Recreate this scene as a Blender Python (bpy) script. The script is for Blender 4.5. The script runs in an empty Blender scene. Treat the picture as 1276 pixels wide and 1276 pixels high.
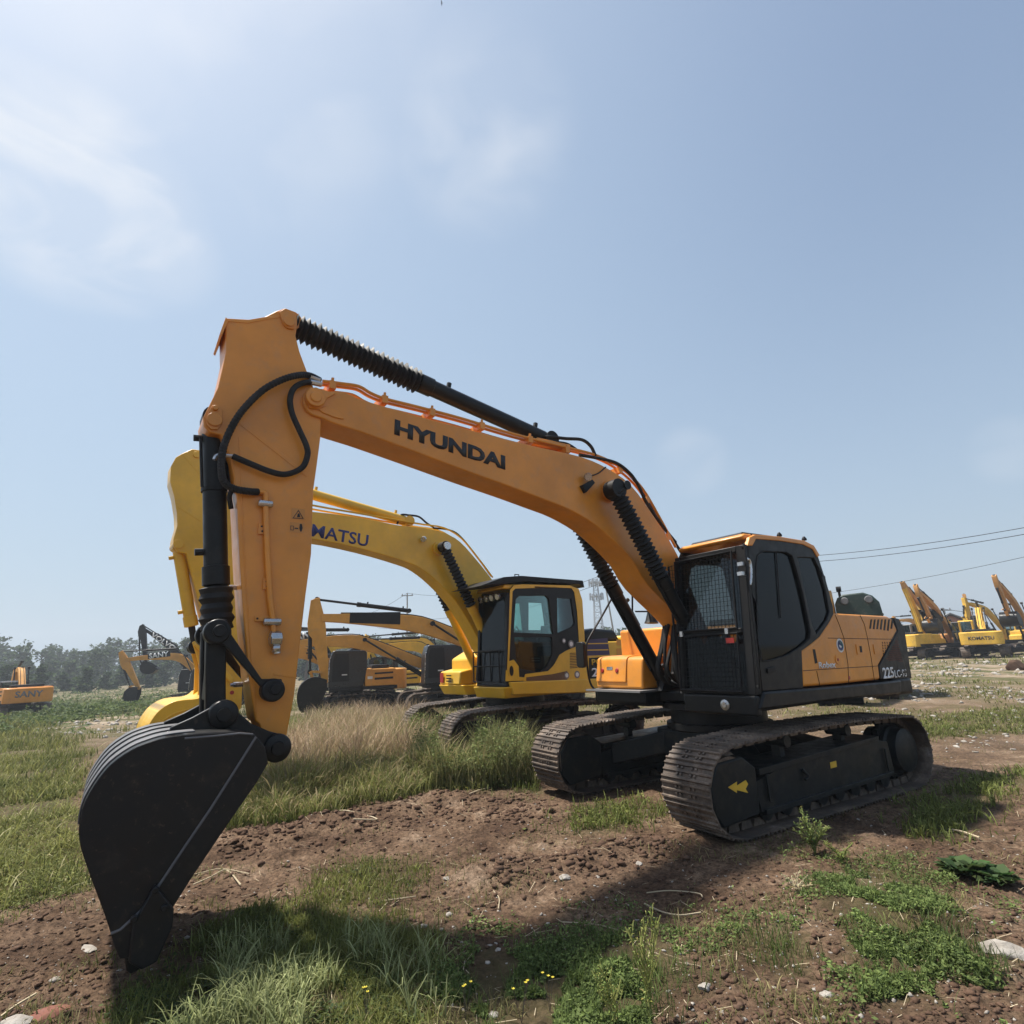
import bpy, bmesh, math, random
import numpy as np
from mathutils import Vector, Matrix
from mathutils.geometry import tessellate_polygon
random.seed(7); rng = np.random.default_rng(11)
SC = bpy.context.scene
COL = SC.collection
# ------------------------------------------------------------------ camera model (solved from the photograph)
CF, CPT, CRO, CH = 709.1, .2491, -.0413, 1.7497
_c, _s = math.cos(CPT), math.sin(CPT)
_r0, _d0, FWD = np.array([1, 0, 0.]), np.array([0, _s, -_c]), np.array([0, _c, _s])
_cr, _sr = math.cos(CRO), math.sin(CRO)
RGT, DWN, ORG = _cr*_r0 - _sr*_d0, _sr*_r0 + _cr*_d0, np.array([0, 0, CH])
def ray(px, py): return FWD*CF + RGT*(px-638) + DWN*(py-638)
def ground(px, py, z=0.):
    d = ray(px, py); t = (z-CH)/d[2]; p = ORG + d*t
    return float(p[0]), float(p[1])
def at_dist(px, py, dist):
    d = ray(px, py); d = d/math.hypot(d[0], d[1])
    return ORG + d*dist
class Frame:
    """local frame of a machine: x forward, y to its left, z up; pl() meets a view ray with a plane y = const"""
    def __init__(s, bx, by, hd, sw=0., z=0.):
        s.b = (bx, by); s.hd = hd; s.sw = sw; s.z = z
    def _l(s, px, py, up=True):
        a = s.hd + (s.sw if up else 0); c, n = math.cos(a), math.sin(a)
        d = ray(px, py); o = ORG - np.array([s.b[0], s.b[1], s.z])
        f = lambda v: np.array([c*v[0]+n*v[1], -n*v[0]+c*v[1], v[2]])
        return f(o), f(d)
    def pl(s, px, py, y, up=True):
        o, d = s._l(px, py, up); t = (y-o[1])/d[1]; p = o+d*t
        return (float(p[0]), float(p[2]))
    def px_(s, px, py, x, up=True):
        o, d = s._l(px, py, up); t = (x-o[0])/d[0]; p = o+d*t
        return (float(p[1]), float(p[2]))
    def tr(s, pts, y, up=True): return [s.pl(a, b, y, up) for a, b in pts]
# ------------------------------------------------------------------ mesh builder
def catmull(pts, n=6):
    P = [Vector(p) for p in pts]
    if len(P) < 3: return P
    Q = [P[0]*2-P[1]] + P + [P[-1]*2-P[-2]]; out = []
    for i in range(1, len(Q)-2):
        for k in range(n):
            t = k/n; a, b, c, d = Q[i-1], Q[i], Q[i+1], Q[i+2]
            out.append(.5*((2*b)+(c-a)*t+(2*a-5*b+4*c-d)*t*t+(3*b-a-3*c+d)*t**3))
    out.append(P[-1]); return out
class MB:
    def __init__(s): s.v = []; s.f = []
    def add(s, v, f):
        k = len(s.v); s.v += [tuple(p) for p in v]; s.f += [tuple(i+k for i in q) for q in f]; return s
    def box(s, x0, x1, y0, y1, z0, z1):
        return s.add([(x0,y0,z0),(x1,y0,z0),(x1,y1,z0),(x0,y1,z0),(x0,y0,z1),(x1,y0,z1),(x1,y1,z1),(x0,y1,z1)],
                     [(0,3,2,1),(4,5,6,7),(0,1,5,4),(1,2,6,5),(2,3,7,6),(3,0,4,7)])
    def prism(s, o, y0, y1):
        n = len(o)
        return s.add([(x, y0, z) for x, z in o]+[(x, y1, z) for x, z in o],
                     [tuple(range(n)), tuple(range(2*n-1, n-1, -1))]+[(i, (i+1) % n, n+(i+1) % n, n+i) for i in range(n)])
    def prismz(s, o, z0, z1):
        n = len(o)
        return s.add([(x, y, z0) for x, y in o]+[(x, y, z1) for x, y in o],
                     [tuple(range(n)), tuple(range(2*n-1, n-1, -1))]+[(i, (i+1) % n, n+(i+1) % n, n+i) for i in range(n)])
    def holes(s, outer, hs, y0, y1, ax='y'):
        """plate with openings between y0 and y1 (ax 'y') or x0,x1 (ax 'x': outline is (y,z))"""
        loops = [outer]+list(hs); fl = [p for l in loops for p in l]; n = len(fl)
        tris = tessellate_polygon([[Vector((a, b, 0)) for a, b in l] for l in loops])
        P = (lambda a, b, w: (a, w, b)) if ax == 'y' else (lambda a, b, w: (w, a, b))
        v = [P(a, b, y0) for a, b in fl]+[P(a, b, y1) for a, b in fl]
        f = [tuple(t) for t in tris]+[tuple(i+n for i in reversed(t)) for t in tris]
        k = 0
        for l in loops:
            m = len(l)
            f += [(k+i, k+(i+1) % m, n+k+(i+1) % m, n+k+i) for i in range(m)]; k += m
        return s.add(v, f)
    def lathe(s, a, b, prof, n=20):
        """prof: list of (t, r): t in metres from a towards b"""
        a, b = Vector(a), Vector(b); d = (b-a).normalized()
        u = d.orthogonal().normalized(); w = d.cross(u); k = len(prof); v = []; f = []
        for t, r in prof:
            c = a+d*t
            for i in range(n):
                g = 2*math.pi*i/n; v.append(c+(u*math.cos(g)+w*math.sin(g))*r)
        for j in range(k-1):
            for i in range(n):
                f.append((j*n+i, j*n+(i+1) % n, (j+1)*n+(i+1) % n, (j+1)*n+i))
        f += [tuple(range(n-1, -1, -1)), tuple((k-1)*n+i for i in range(n))]
        return s.add(v, f)
    def cyl(s, a, b, r, n=18):
        L = (Vector(b)-Vector(a)).length; return s.lathe(a, b, [(0, r), (L, r)], n)
    def tube(s, pts, r, n=8, sm=0, rib=0):
        P = [Vector(p) for p in pts]
        if sm: P = catmull(P, sm)
        m = len(P); v = []; f = []; u = None
        for j, p in enumerate(P):
            d = (P[min(j+1, m-1)]-P[max(j-1, 0)]).normalized()
            u = d.orthogonal().normalized() if u is None else (u-d*u.dot(d)).normalized()
            w = d.cross(u); rr = r*(1+(rib if j % 2 else 0))
            for i in range(n):
                g = 2*math.pi*i/n; v.append(p+(u*math.cos(g)+w*math.sin(g))*rr)
        for j in range(m-1):
            for i in range(n): f.append((j*n+i, j*n+(i+1) % n, (j+1)*n+(i+1) % n, (j+1)*n+i))
        f += [tuple(range(n-1, -1, -1)), tuple((m-1)*n+i for i in range(n))]
        return s.add(v, f)
    def sheet(s, path, y0, y1, t, side=1):
        """plate of thickness t following an (x,z) path"""
        n = len(path); off = []
        for i, (x, z) in enumerate(path):
            a = path[max(i-1, 0)]; b = path[min(i+1, n-1)]; dx, dz = b[0]-a[0], b[1]-a[1]; l = math.hypot(dx, dz) or 1
            off.append((x-dz/l*t*side, z+dx/l*t*side))
        for i in range(n-1):
            o = [path[i], path[i+1], off[i+1], off[i]]
            s.prism(o, y0, y1)
        return s
    def pieces(s):
        p = list(range(len(s.v)))
        def fd(i):
            while p[i] != i: p[i] = p[p[i]]; i = p[i]
            return i
        for f in s.f:
            r = fd(f[0])
            for i in f[1:]: p[fd(i)] = r
        out = {}
        for f in s.f:
            q = out.setdefault(fd(f[0]), (MB(), {})); m, mp = q
            g = []
            for i in f:
                if i not in mp: mp[i] = len(m.v); m.v.append(s.v[i])
                g.append(mp[i])
            m.f.append(tuple(g))
        return [q[0] for q in out.values()]
    def each(s, name, *a, **k):
        """every separate piece becomes a part of its own"""
        return [m.build(name, *a, **k) for m in s.pieces()]
    def build(s, name, mat, parent=None, rot=0., bevel=0., seg=2, ang=38, smooth=True, weld=False):
        me = bpy.data.meshes.new(name); me.from_pydata([tuple(map(float, p)) for p in s.v], [], s.f)
        bm = bmesh.new(); bm.from_mesh(me)
        if weld: bmesh.ops.remove_doubles(bm, verts=bm.verts, dist=1e-4)
        bmesh.ops.recalc_face_normals(bm, faces=bm.faces); bm.to_mesh(me); bm.free()
        if smooth:
            me.polygons.foreach_set('use_smooth', [True]*len(me.polygons)); me.set_sharp_from_angle(angle=math.radians(ang))
        me.materials.append(mat); o = bpy.data.objects.new(name, me); COL.objects.link(o)
        if parent: o.parent = parent
        o.rotation_euler.z = rot
        if bevel:
            m = o.modifiers.new('edge', 'BEVEL'); m.width = bevel; m.segments = seg; m.limit_method = 'ANGLE'; m.angle_limit = math.radians(40)
            m.harden_normals = False
        return o
def tag(o, label=None, cat=None, group=None, kind=None):
    if label: o['label'] = label
    if cat: o['category'] = cat
    if group: o['group'] = group
    if kind: o['kind'] = kind
    return o
def empty(name, loc, rz=0.):
    o = bpy.data.objects.new(name, None); COL.objects.link(o); o.location = loc; o.rotation_euler.z = rz
    o.empty_display_size = .3; return o
def np_mesh(name, V, faces_flat, loop_tot, mat, colors=None, smooth=False):
    me = bpy.data.meshes.new(name); me.vertices.add(len(V)); me.vertices.foreach_set('co', np.asarray(V, np.float32).ravel())
    me.loops.add(len(faces_flat)); me.loops.foreach_set('vertex_index', np.asarray(faces_flat, np.int32))
    lt = np.asarray(loop_tot, np.int32); me.polygons.add(len(lt))
    me.polygons.foreach_set('loop_start', np.concatenate([[0], np.cumsum(lt)[:-1]]).astype(np.int32))
    me.update(calc_edges=True)
    if smooth: me.polygons.foreach_set('use_smooth', np.ones(len(lt), bool))
    if colors is not None:
        a = me.color_attributes.new('Col', 'FLOAT_COLOR', 'POINT')
        c = np.ones((len(V), 4), np.float32); c[:, :3] = colors; a.data.foreach_set('color', c.ravel())
    me.materials.append(mat); o = bpy.data.objects.new(name, me); COL.objects.link(o); return o
# ------------------------------------------------------------------ materials
class NT:
    def __init__(s, name):
        s.m = bpy.data.materials.new(name); s.m.use_nodes = True; s.t = s.m.node_tree; s.t.nodes.clear()
        s.out = s.n('ShaderNodeOutputMaterial')
    def n(s, k, **kw):
        x = s.t.nodes.new(k)
        for a, b in kw.items(): setattr(x, a, b)
        return x
    def l(s, a, b): s.t.links.new(a, b)
    def noise(s, scale, detail=4, rough=.55, vec=None, coord='Object'):
        tc = s.n('ShaderNodeTexCoord'); x = s.n('ShaderNodeTexNoise'); x.inputs['Scale'].default_value = scale
        x.inputs['Detail'].default_value = detail; x.inputs['Roughness'].default_value = rough
        s.l(vec or tc.outputs[coord], x.inputs['Vector']); return x.outputs['Fac']
    def ramp(s, fac, stops):
        r = s.n('ShaderNodeValToRGB'); e = r.color_ramp.elements
        while len(e) > 1: e.remove(e[-1])
        e[0].position = stops[0][0]; e[0].color = (*stops[0][1], 1) if len(stops[0][1]) == 3 else stops[0][1]
        for p, c in stops[1:]:
            k = e.new(p); k.color = (*c, 1)
        s.l(fac, r.inputs[0]); return r.outputs[0]
    def mix(s, fac, a, b, mode='MIX'):
        x = s.n('ShaderNodeMix', data_type='RGBA', blend_type=mode)
        for k, v in ((0, fac), (6, a), (7, b)):
            if hasattr(v, 'is_linked') or hasattr(v, 'links'): s.l(v, x.inputs[k])
            elif k == 0: x.inputs[0].default_value = v
            else: x.inputs[k].default_value = (*v, 1)
        return x.outputs[2]
def g3(v): return (v, v, v)
def paint(name, col, rough=.38, dust=.25, dustcol=(.30, .22, .15), spec=.5, coat=.0, metal=0., bump=.04, chips=0.):
    T = NT(name); p = T.n('ShaderNodeBsdfPrincipled')
    var = T.ramp(T.noise(1.7, 5, .6), [(.3, tuple(c*.80 for c in col)), (.7, tuple(min(1, c*1.10) for c in col))])
    d = T.ramp(T.noise(5.5, 8, .68), [(.52, g3(0)), (.80, g3(dust))])
    c = T.mix(d, var, dustcol)
    if chips:
        k = T.ramp(T.noise(22, 6, .7), [(.60, g3(0)), (.68, g3(chips))]); c = T.mix(k, c, (.05, .036, .027))
    T.l(c, p.inputs['Base Color'])
    rr = T.ramp(T.noise(9, 6, .6), [(.3, g3(rough*.8)), (.75, g3(min(1, rough*1.45)))]); T.l(rr, p.inputs['Roughness'])
    p.inputs['Specular IOR Level'].default_value = spec; p.inputs['Metallic'].default_value = metal; p.inputs['Coat Weight'].default_value = coat
    p.inputs['Coat Roughness'].default_value = .15
    b = T.n('ShaderNodeBump'); b.inputs['Strength'].default_value = bump; b.inputs['Distance'].default_value = .02
    T.l(T.noise(14, 4, .6), b.inputs['Height']); T.l(b.outputs[0], p.inputs['Normal']); T.l(p.outputs[0], T.out.inputs[0]); return T.m
def glass(name, tint, amount, rough=.04, ior=1.5):
    T = NT(name); tr = T.n('ShaderNodeBsdfTransparent'); tr.inputs[0].default_value = (*tint, 1)
    gl = T.n('ShaderNodeBsdfGlossy'); gl.inputs[1].default_value = rough; gl.inputs[0].default_value = (.9, .95, 1, 1)
    fr = T.n('ShaderNodeFresnel'); fr.inputs[0].default_value = ior
    ma = T.n('ShaderNodeMath', operation='MULTIPLY_ADD'); T.l(fr.outputs[0], ma.inputs[0]); ma.inputs[1].default_value = 1.; ma.inputs[2].default_value = amount
    mx = T.n('ShaderNodeMixShader'); T.l(ma.outputs[0], mx.inputs[0]); T.l(tr.outputs[0], mx.inputs[1]); T.l(gl.outputs[0], mx.inputs[2]); T.l(mx.outputs[0], T.out.inputs[0]); return T.m
def leafmat(name, rough=.7, trans=.35, k=1.):
    T = NT(name); a = T.n('ShaderNodeAttribute', attribute_name='Col'); c = a.outputs['Color']
    n = T.ramp(T.noise(3., 3), [(.3, g3(.75*k)), (.7, g3(1.15*k))]); c = T.mix(1., c, n, 'MULTIPLY')
    d = T.n('ShaderNodeBsdfPrincipled'); d.inputs['Roughness'].default_value = rough; d.inputs['Specular IOR Level'].default_value = .25; T.l(c, d.inputs['Base Color'])
    t = T.n('ShaderNodeBsdfTranslucent'); T.l(c, t.inputs[0]); m = T.n('ShaderNodeMixShader'); m.inputs[0].default_value = trans
    T.l(d.outputs[0], m.inputs[1]); T.l(t.outputs[0], m.inputs[2]); T.l(m.outputs[0], T.out.inputs[0]); return T.m
ORANGE = (.62, .215, .030)
M = {}
M['orange'] = paint('orange machine paint', (.74, .285, .030), .38, .34, coat=.2, bump=.07)
M['yellow'] = paint('yellow machine paint', (.76, .44, .022), .38, .2, coat=.25)
M['yellow_worn'] = paint('worn yellow paint', (.72, .43, .045), .6, .7, chips=.8)
M['ochre'] = paint('ochre machine paint', (.68, .31, .045), .5, .4)
M['brown'] = paint('faded brown paint', (.56, .28, .085), .65, .5, chips=.7)
M['teal'] = paint('teal machine paint', (.03, .13, .15), .5, .4)
M['green'] = paint('dark green cover paint', (.03, .055, .045), .5, .3)
M['charcoal'] = paint('charcoal machine paint', (.0085, .0095, .0105), .40, .20, (.08, .068, .055), spec=.28)
M['steel_blue'] = paint('blue black frame paint', (.0075, .0115, .0135), .42, .40, (.09, .072, .055), spec=.26)
M['black'] = paint('black satin paint', (.007, .007, .0075), .45, .12, (.08, .07, .06), spec=.28)
M['rubber'] = paint('black rubber', (.014, .014, .014), .62, .25, (.10, .09, .08), spec=.35)
M['bucket'] = paint('black bucket paint', (.0085, .009, .0095), .40, .55, (.05, .042, .034), spec=.32, bump=.12, chips=.8)
M['strip'] = paint('sun-brightened wear strip', (.13, .13, .135), .5, .6, (.22, .19, .17), metal=.2)  # grey lightened to put grazing sun on the bucket strips into the colour
M['grey'] = paint('grey sheet metal', (.18, .18, .18), .5, .4)
M['wrap'] = paint('dark wrapped cab', (.012, .014, .018), .3, .1, (.08, .08, .08))
M['chrome'] = paint('bright steel', (.55, .55, .55), .25, .1, metal=.9)
M['purple'] = paint('purple decal', (.04, .022, .085), .4, .1)
M['blue_letter'] = paint('blue lettering', (.02, .035, .16), .4, .02)
M['black_letter'] = paint('black lettering', (.012, .012, .014), .45, .02)
M['white_letter'] = paint('white lettering', (.78, .78, .76), .5, .05)
M['yellow_decal'] = paint('yellow decal', (.72, .45, .04), .5, .1)
M['red'] = paint('red lamp', (.35, .02, .015), .3, .05)
M['brick'] = paint('broken red brick', (.20, .07, .045), .9, .7)
M['seat'] = paint('dark seat fabric', (.02, .02, .022), .85, .1)
M['interior'] = paint('cab interior trim', (.035, .033, .03), .7, .2)
M['tan'] = paint('brown door card', (.13, .06, .02), .5, .3)
M['concrete'] = paint('pole concrete', (.34, .33, .31), .85, .4)
M['wire'] = paint('dark cable', (.03, .03, .03), .7, .0)
M['galv'] = paint('galvanised lattice', (.40, .41, .42), .5, .1, metal=.3)
M['roof'] = paint('grey roof sheet', (.16, .17, .18), .7, .4)
M['wall'] = paint('reddish wall', (.33, .16, .11), .85, .5)
M['glass_smoke'] = glass('smoked windscreen', (.30, .33, .33), .0, ior=1.45)
M['glass_dark'] = glass('dark tinted glass', (.42, .42, .40), .0, ior=1.26)
M['glass_cyan'] = glass('green tinted glass', (.62, .80, .76), .03)
M['glass_mid'] = glass('grey glass', (.58, .66, .64), .0, ior=1.3)
# worn steel of the track shoes: rust brown dirt over grey steel
T = NT('track steel'); p = T.n('ShaderNodeBsdfPrincipled')
c = T.ramp(T.noise(3.2, 9, .7), [(.36, (.055, .047, .042)), (.50, (.100, .078, .062)), (.60, (.19, .145, .11)), (.72, (.28, .25, .23))])
c = T.mix(T.ramp(T.noise(26, 5, .7), [(.50, g3(0)), (.66, g3(.8))]), c, (.10, .065, .045)); T.l(c, p.inputs['Base Color'])
p.inputs['Metallic'].default_value = .25; p.inputs['Roughness'].default_value = .6
b = T.n('ShaderNodeBump'); b.inputs['Strength'].default_value = .5; b.inputs['Distance'].default_value = .01; T.l(T.noise(40, 6, .7), b.inputs['Height']); T.l(b.outputs[0], p.inputs['Normal'])
T.l(p.outputs[0], T.out.inputs[0]); M['track'] = T.m
M['leaf'] = leafmat('leaf and grass blades')
M['straw'] = leafmat('dry stems', .8, .2)
M['wood_leaf'] = leafmat('woodland foliage', .9, .2)
T = NT('bark'); p = T.n('ShaderNodeBsdfPrincipled'); T.l(T.ramp(T.noise(6, 6), [(.3, (.05, .04, .03)), (.7, (.13, .10, .075))]), p.inputs['Base Color']); p.inputs['Roughness'].default_value = .9; T.l(p.outputs[0], T.out.inputs[0]); M['bark'] = T.m
T = NT('pale stone'); p = T.n('ShaderNodeBsdfPrincipled'); T.l(T.ramp(T.noise(9, 7, .65), [(.3, (.20, .17, .14)), (.55, (.36, .33, .29)), (.75, (.50, .48, .44))]), p.inputs['Base Color']); p.inputs['Roughness'].default_value = .9
b = T.n('ShaderNodeBump'); b.inputs['Strength'].default_value = .6; b.inputs['Distance'].default_value = .02; T.l(T.noise(20, 6, .7), b.inputs['Height']); T.l(b.outputs[0], p.inputs['Normal']); T.l(p.outputs[0], T.out.inputs[0]); M['stone'] = T.m
def text_part(body, F, root, bl, br, tl, y, mat, z=.004, name='lettering', bold=.0, up=True, shear=0.):
    """lettering laid on the plane y of the machine: bl, br, tl are where its lower left, lower right and upper left corners stand"""
    cu = bpy.data.curves.new(name, 'FONT'); cu.body = body; cu.extrude = .0; cu.offset = bold; cu.resolution_u = 3
    to = bpy.data.objects.new('t', cu); COL.objects.link(to); bpy.context.view_layer.update()
    me = bpy.data.meshes.new_from_object(to); bpy.data.objects.remove(to); bpy.data.curves.remove(cu)
    n = len(me.vertices); co = np.empty(n*3); me.vertices.foreach_get('co', co); co = co.reshape(-1, 3)
    x0, x1, y0, y1 = co[:, 0].min(), co[:, 0].max(), co[:, 1].min(), co[:, 1].max()
    a, b, c = [np.array(q if len(q) == 2 and isinstance(q[0], float) and abs(q[0]) < 20 else F.pl(*q, y, up)) for q in (bl, br, tl)]
    u = (co[:, :1]-x0)/(x1-x0); v = (co[:, 1:2]-y0)/(y1-y0); p = a+(b-a)*u+(c-a)*v+(b-a)*shear*v
    co = np.stack([p[:, 0], np.full(n, y+z), p[:, 1]], 1); me.vertices.foreach_set('co', co.ravel().astype(np.float32))
    me.materials.clear(); me.materials.append(mat); me.update()
    o = bpy.data.objects.new(name, me); COL.objects.link(o); o.parent = root; o.rotation_euler.z = F.sw if up else 0
    m = o.modifiers.new('thick', 'SOLIDIFY'); m.thickness = .002; return o
# ------------------------------------------------------------------ camera, sun, sky
cam = bpy.data.cameras.new('camera'); co_ = bpy.data.objects.new('camera', cam); COL.objects.link(co_)
cam.sensor_fit = 'HORIZONTAL'; cam.sensor_width = 36; cam.lens = 36*CF/1276; cam.clip_end = 5000; cam.clip_start = .05
mw = Matrix.Identity(4)
for i, v in enumerate((RGT, -DWN, -FWD)):
    for k in range(3): mw[k][i] = v[k]
mw.translation = Vector(ORG); co_.matrix_world = mw; SC.camera = co_
SUN = Vector((-.453, .17, 1.0)).normalized()
sl = bpy.data.lights.new('sun', 'SUN'); sl.energy = 5.0; sl.angle = math.radians(3.); sl.color = (1, .945, .86)
so = bpy.data.objects.new('sun', sl); COL.objects.link(so); so.rotation_euler = SUN.to_track_quat('Z', 'Y').to_euler(); so.location = (-20, 10, 40)
W = bpy.data.worlds.new('World'); SC.world = W; W.use_nodes = True; t = W.node_tree; t.nodes.clear()
N = t.nodes.new; L = t.links.new
out = N('ShaderNodeOutputWorld'); bg = N('ShaderNodeBackground'); bg.inputs[1].default_value = .089
sky = N('ShaderNodeTexSky'); sky.sky_type = 'NISHITA'; sky.sun_disc = False; sky.sun_elevation = math.asin(SUN.z)
sky.sun_rotation = math.atan2(SUN.x, SUN.y); sky.air_density = 1.3; sky.dust_density = 2.2; sky.ozone_density = 2.5
tc = N('ShaderNodeTexCoord')
def wmix(fac, a, b):
    x = N('ShaderNodeMix'); x.data_type = 'RGBA'
    for k, v in ((0, fac), (6, a), (7, b)):
        if hasattr(v, 'links'): L(v, x.inputs[k])
        elif k == 0: x.inputs[0].default_value = v
        else: x.inputs[k].default_value = (*v, 1)
    return x.outputs[2]
def wmath(op, a, b=None, c=None, clamp=False):
    x = N('ShaderNodeMath'); x.operation = op; x.use_clamp = clamp
    for i, v in enumerate((a, b, c)):
        if v is None: continue
        if hasattr(v, 'links'): L(v, x.inputs[i])
        else: x.inputs[i].default_value = v
    return x.outputs[0]
def wnoise(scale, detail, dist=0., sc=(1, 1, 2.2)):
    mp = N('ShaderNodeMapping'); mp.inputs['Scale'].default_value = sc; L(tc.outputs['Generated'], mp.inputs[0])
    x = N('ShaderNodeTexNoise'); x.inputs['Scale'].default_value = scale; x.inputs['Detail'].default_value = detail; x.inputs['Distortion'].default_value = dist
    L(mp.outputs[0], x.inputs['Vector']); return x.outputs['Fac']
def toward(px, py, inner, outer):
    """1 inside a cone round the sky direction seen at a place, fading to 0"""
    d = ray(px, py); d = d/np.linalg.norm(d)
    x = N('ShaderNodeVectorMath'); x.operation = 'DOT_PRODUCT'; L(tc.outputs['Generated'], x.inputs[0]); x.inputs[1].default_value = tuple(d)
    r = N('ShaderNodeMapRange'); r.interpolation_type = 'SMOOTHSTEP'; L(x.outputs['Value'], r.inputs[0])
    r.inputs[1].default_value = math.cos(math.radians(outer)); r.inputs[2].default_value = math.cos(math.radians(inner)); return r.outputs[0]
sep = N('ShaderNodeSeparateXYZ'); L(tc.outputs['Generated'], sep.inputs[0])
HAZEC = (3.55, 4.45, 5.5)
hz = N('ShaderNodeMapRange'); hz.interpolation_type = 'SMOOTHSTEP'; L(sep.outputs[2], hz.inputs[0])
hz.inputs[1].default_value = .75; hz.inputs[2].default_value = -.05; hz.inputs[3].default_value = .25; hz.inputs[4].default_value = .72
SKYC = wmix(hz.outputs[0], sky.outputs[0], HAZEC)
# a milky brightness round the sun's side of the sky, and a few soft clouds
veil = wmath('MULTIPLY', toward(150, 450, 5, 70), .40)
SKYC = wmix(veil, SKYC, (3.7, 4.8, 5.9))
cl = wnoise(5.2, 9, .5, (1, 1, 1.9)); cl = wmath('MULTIPLY_ADD', cl, 3.8, -1.55, True)
c1 = wmath('MAXIMUM', toward(50, 210, .5, 8), toward(205, 315, .5, 5)); c1 = wmath('MAXIMUM', c1, wmath('MULTIPLY', toward(140, 268, 1, 8), 1.)); c1 = wmath('MAXIMUM', c1, wmath('MULTIPLY', toward(95, 240, 1, 9), 1.))
c2 = wmath('MAXIMUM', wmath('MULTIPLY', toward(270, 40, 2, 18), .28), wmath('MULTIPLY', toward(600, 170, 1, 9), .34))
c3 = wmath('MAXIMUM', wmath('MULTIPLY', toward(860, 575, .5, 4), .22), wmath('MULTIPLY', toward(1255, 560, .5, 3), .22))
cm = wmath('MAXIMUM', c1, wmath('MAXIMUM', c2, c3))
fac = wmath('MULTIPLY', wmath('MULTIPLY', wmath('MULTIPLY_ADD', cl, .8, .2, True), cm), 1.)
SKYC = wmix(fac, SKYC, (6.6, 6.8, 7.1))
L(SKYC, bg.inputs[0]); L(bg.outputs[0], out.inputs[0])
SC.view_settings.view_transform = 'Standard'; SC.view_settings.look = 'None'; SC.view_settings.gamma = 1; SC.view_settings.exposure = .62
SC.render.engine = 'CYCLES'; SC.cycles.use_denoising = True; SC.cycles.max_bounces = 8; SC.cycles.transparent_max_bounces = 12; SC.cycles.volume_bounces = 0
SC.cycles.caustics_reflective = False; SC.cycles.caustics_refractive = False; SC.cycles.sample_clamp_indirect = 6
# ------------------------------------------------------------------ ground
def hsh(ix, iy, k):
    n = (ix.astype(np.int64)*374761393+iy.astype(np.int64)*668265263+k*1442695041) & 0xffffffff
    n = ((n ^ (n >> 13))*1274126177) & 0xffffffff; return ((n ^ (n >> 16)) & 0xffff)/65535.
def vn(x, y, k=0):
    ix, iy = np.floor(x), np.floor(y); fx, fy = x-ix, y-iy; fx = fx*fx*(3-2*fx); fy = fy*fy*(3-2*fy)
    a, b, c, d = hsh(ix, iy, k), hsh(ix+1, iy, k), hsh(ix, iy+1, k), hsh(ix+1, iy+1, k)
    return (a*(1-fx)+b*fx)*(1-fy)+(c*(1-fx)+d*fx)*fy
def fbm(x, y, o=4, k=0, g=.5):
    s = 0; a = 1.; t = 0
    for i in range(o): s = s+a*vn(x*2**i, y*2**i, k+i*7); t += a; a *= g
    return s/t
def gp(pts): return [ground(*p) for p in pts]
def inpoly(x, y, P):
    r = np.zeros(x.shape, bool); n = len(P)
    for i in range(n):
        (x1, y1), (x2, y2) = P[i], P[(i+1) % n]
        if y1 == y2: continue
        r ^= ((y1 > y) != (y2 > y)) & (x < (x2-x1)*(y-y1)/(y2-y1)+x1)
    return r
def softpoly(x, y, P, w=.35, k=3):
    """mask of a patch with a ragged edge"""
    r = 0.
    for j, (ww, sc_) in enumerate(((.5, 1.1), (1., 1.6), (1.5, 2.7), (1.9, 4.1), (1.2, 7.))):
        dx = (fbm(x*sc_, y*sc_, 3, k+j)-.5)*2.6*w*ww; dy = (fbm(x*sc_+31, y*sc_+9, 3, k+50+j)-.5)*2.6*w*ww; r = r+inpoly(x+dx, y+dy, P)
    return r/5.
GRASS = {   # patches of growth on the plot, as ground polygons
 'tall': gp([(285, 1040), (300, 985), (350, 905), (362, 878), (400, 884), (520, 880), (565, 930), (660, 945), (680, 975), (640, 985), (540, 985), (500, 1008), (430, 1012), (380, 1030)]),
 'left': gp([(-300, 905), (0, 893), (110, 893), (130, 925), (105, 960), (100, 1000), (112, 1110), (0, 1132), (-300, 1170)]),
 'blades': gp([(120, 1330), (160, 1240), (220, 1205), (330, 1165), (420, 1165), (520, 1160), (545, 1190), (500, 1230), (510, 1330)]),
 'mid': gp([(365, 1135), (400, 1092), (455, 1075), (525, 1070), (530, 1092), (480, 1120), (430, 1135)]),
 'shade': gp([(250, 1200), (300, 1130), (360, 1125), (430, 1140), (520, 1130), (545, 1180), (480, 1195), (330, 1230)]),
 'clover': gp([(520, 1330), (530, 1200), (600, 1170), (650, 1172), (760, 1148), (830, 1165), (880, 1190), (840, 1230), (790, 1330)]),
 'clover2': gp([(1000, 1130), (1030, 1085), (1110, 1055), (1180, 1110), (1185, 1160), (1250, 1215), (1262, 1245), (1180, 1240), (1085, 1258), (1035, 1215), (1040, 1170)]),
 'clover3': gp([(882, 1188), (915, 1165), (970, 1152), (1002, 1180), (975, 1205), (920, 1222)]),
 'right': gp([(1135, 1045), (1140, 1000), (1185, 985), (1245, 965), (1300, 950), (1400, 940), (1400, 985), (1270, 990), (1215, 1010), (1210, 1050)]),
 'right2': gp([(1150, 925), (1140, 900), (1210, 885), (1420, 880), (1420, 915), (1230, 915)]),
 'under': gp([(705, 1040), (700, 1015), (780, 998), (830, 1003), (830, 1020), (760, 1040)]),
 'bankt': gp([(560, 985), (600, 955), (665, 945), (672, 990), (620, 992)]),
}
BAREP = gp([(55, 892), (95, 880), (150, 872), (270, 874), (300, 930), (230, 965), (130, 968), (112, 935)])
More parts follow.
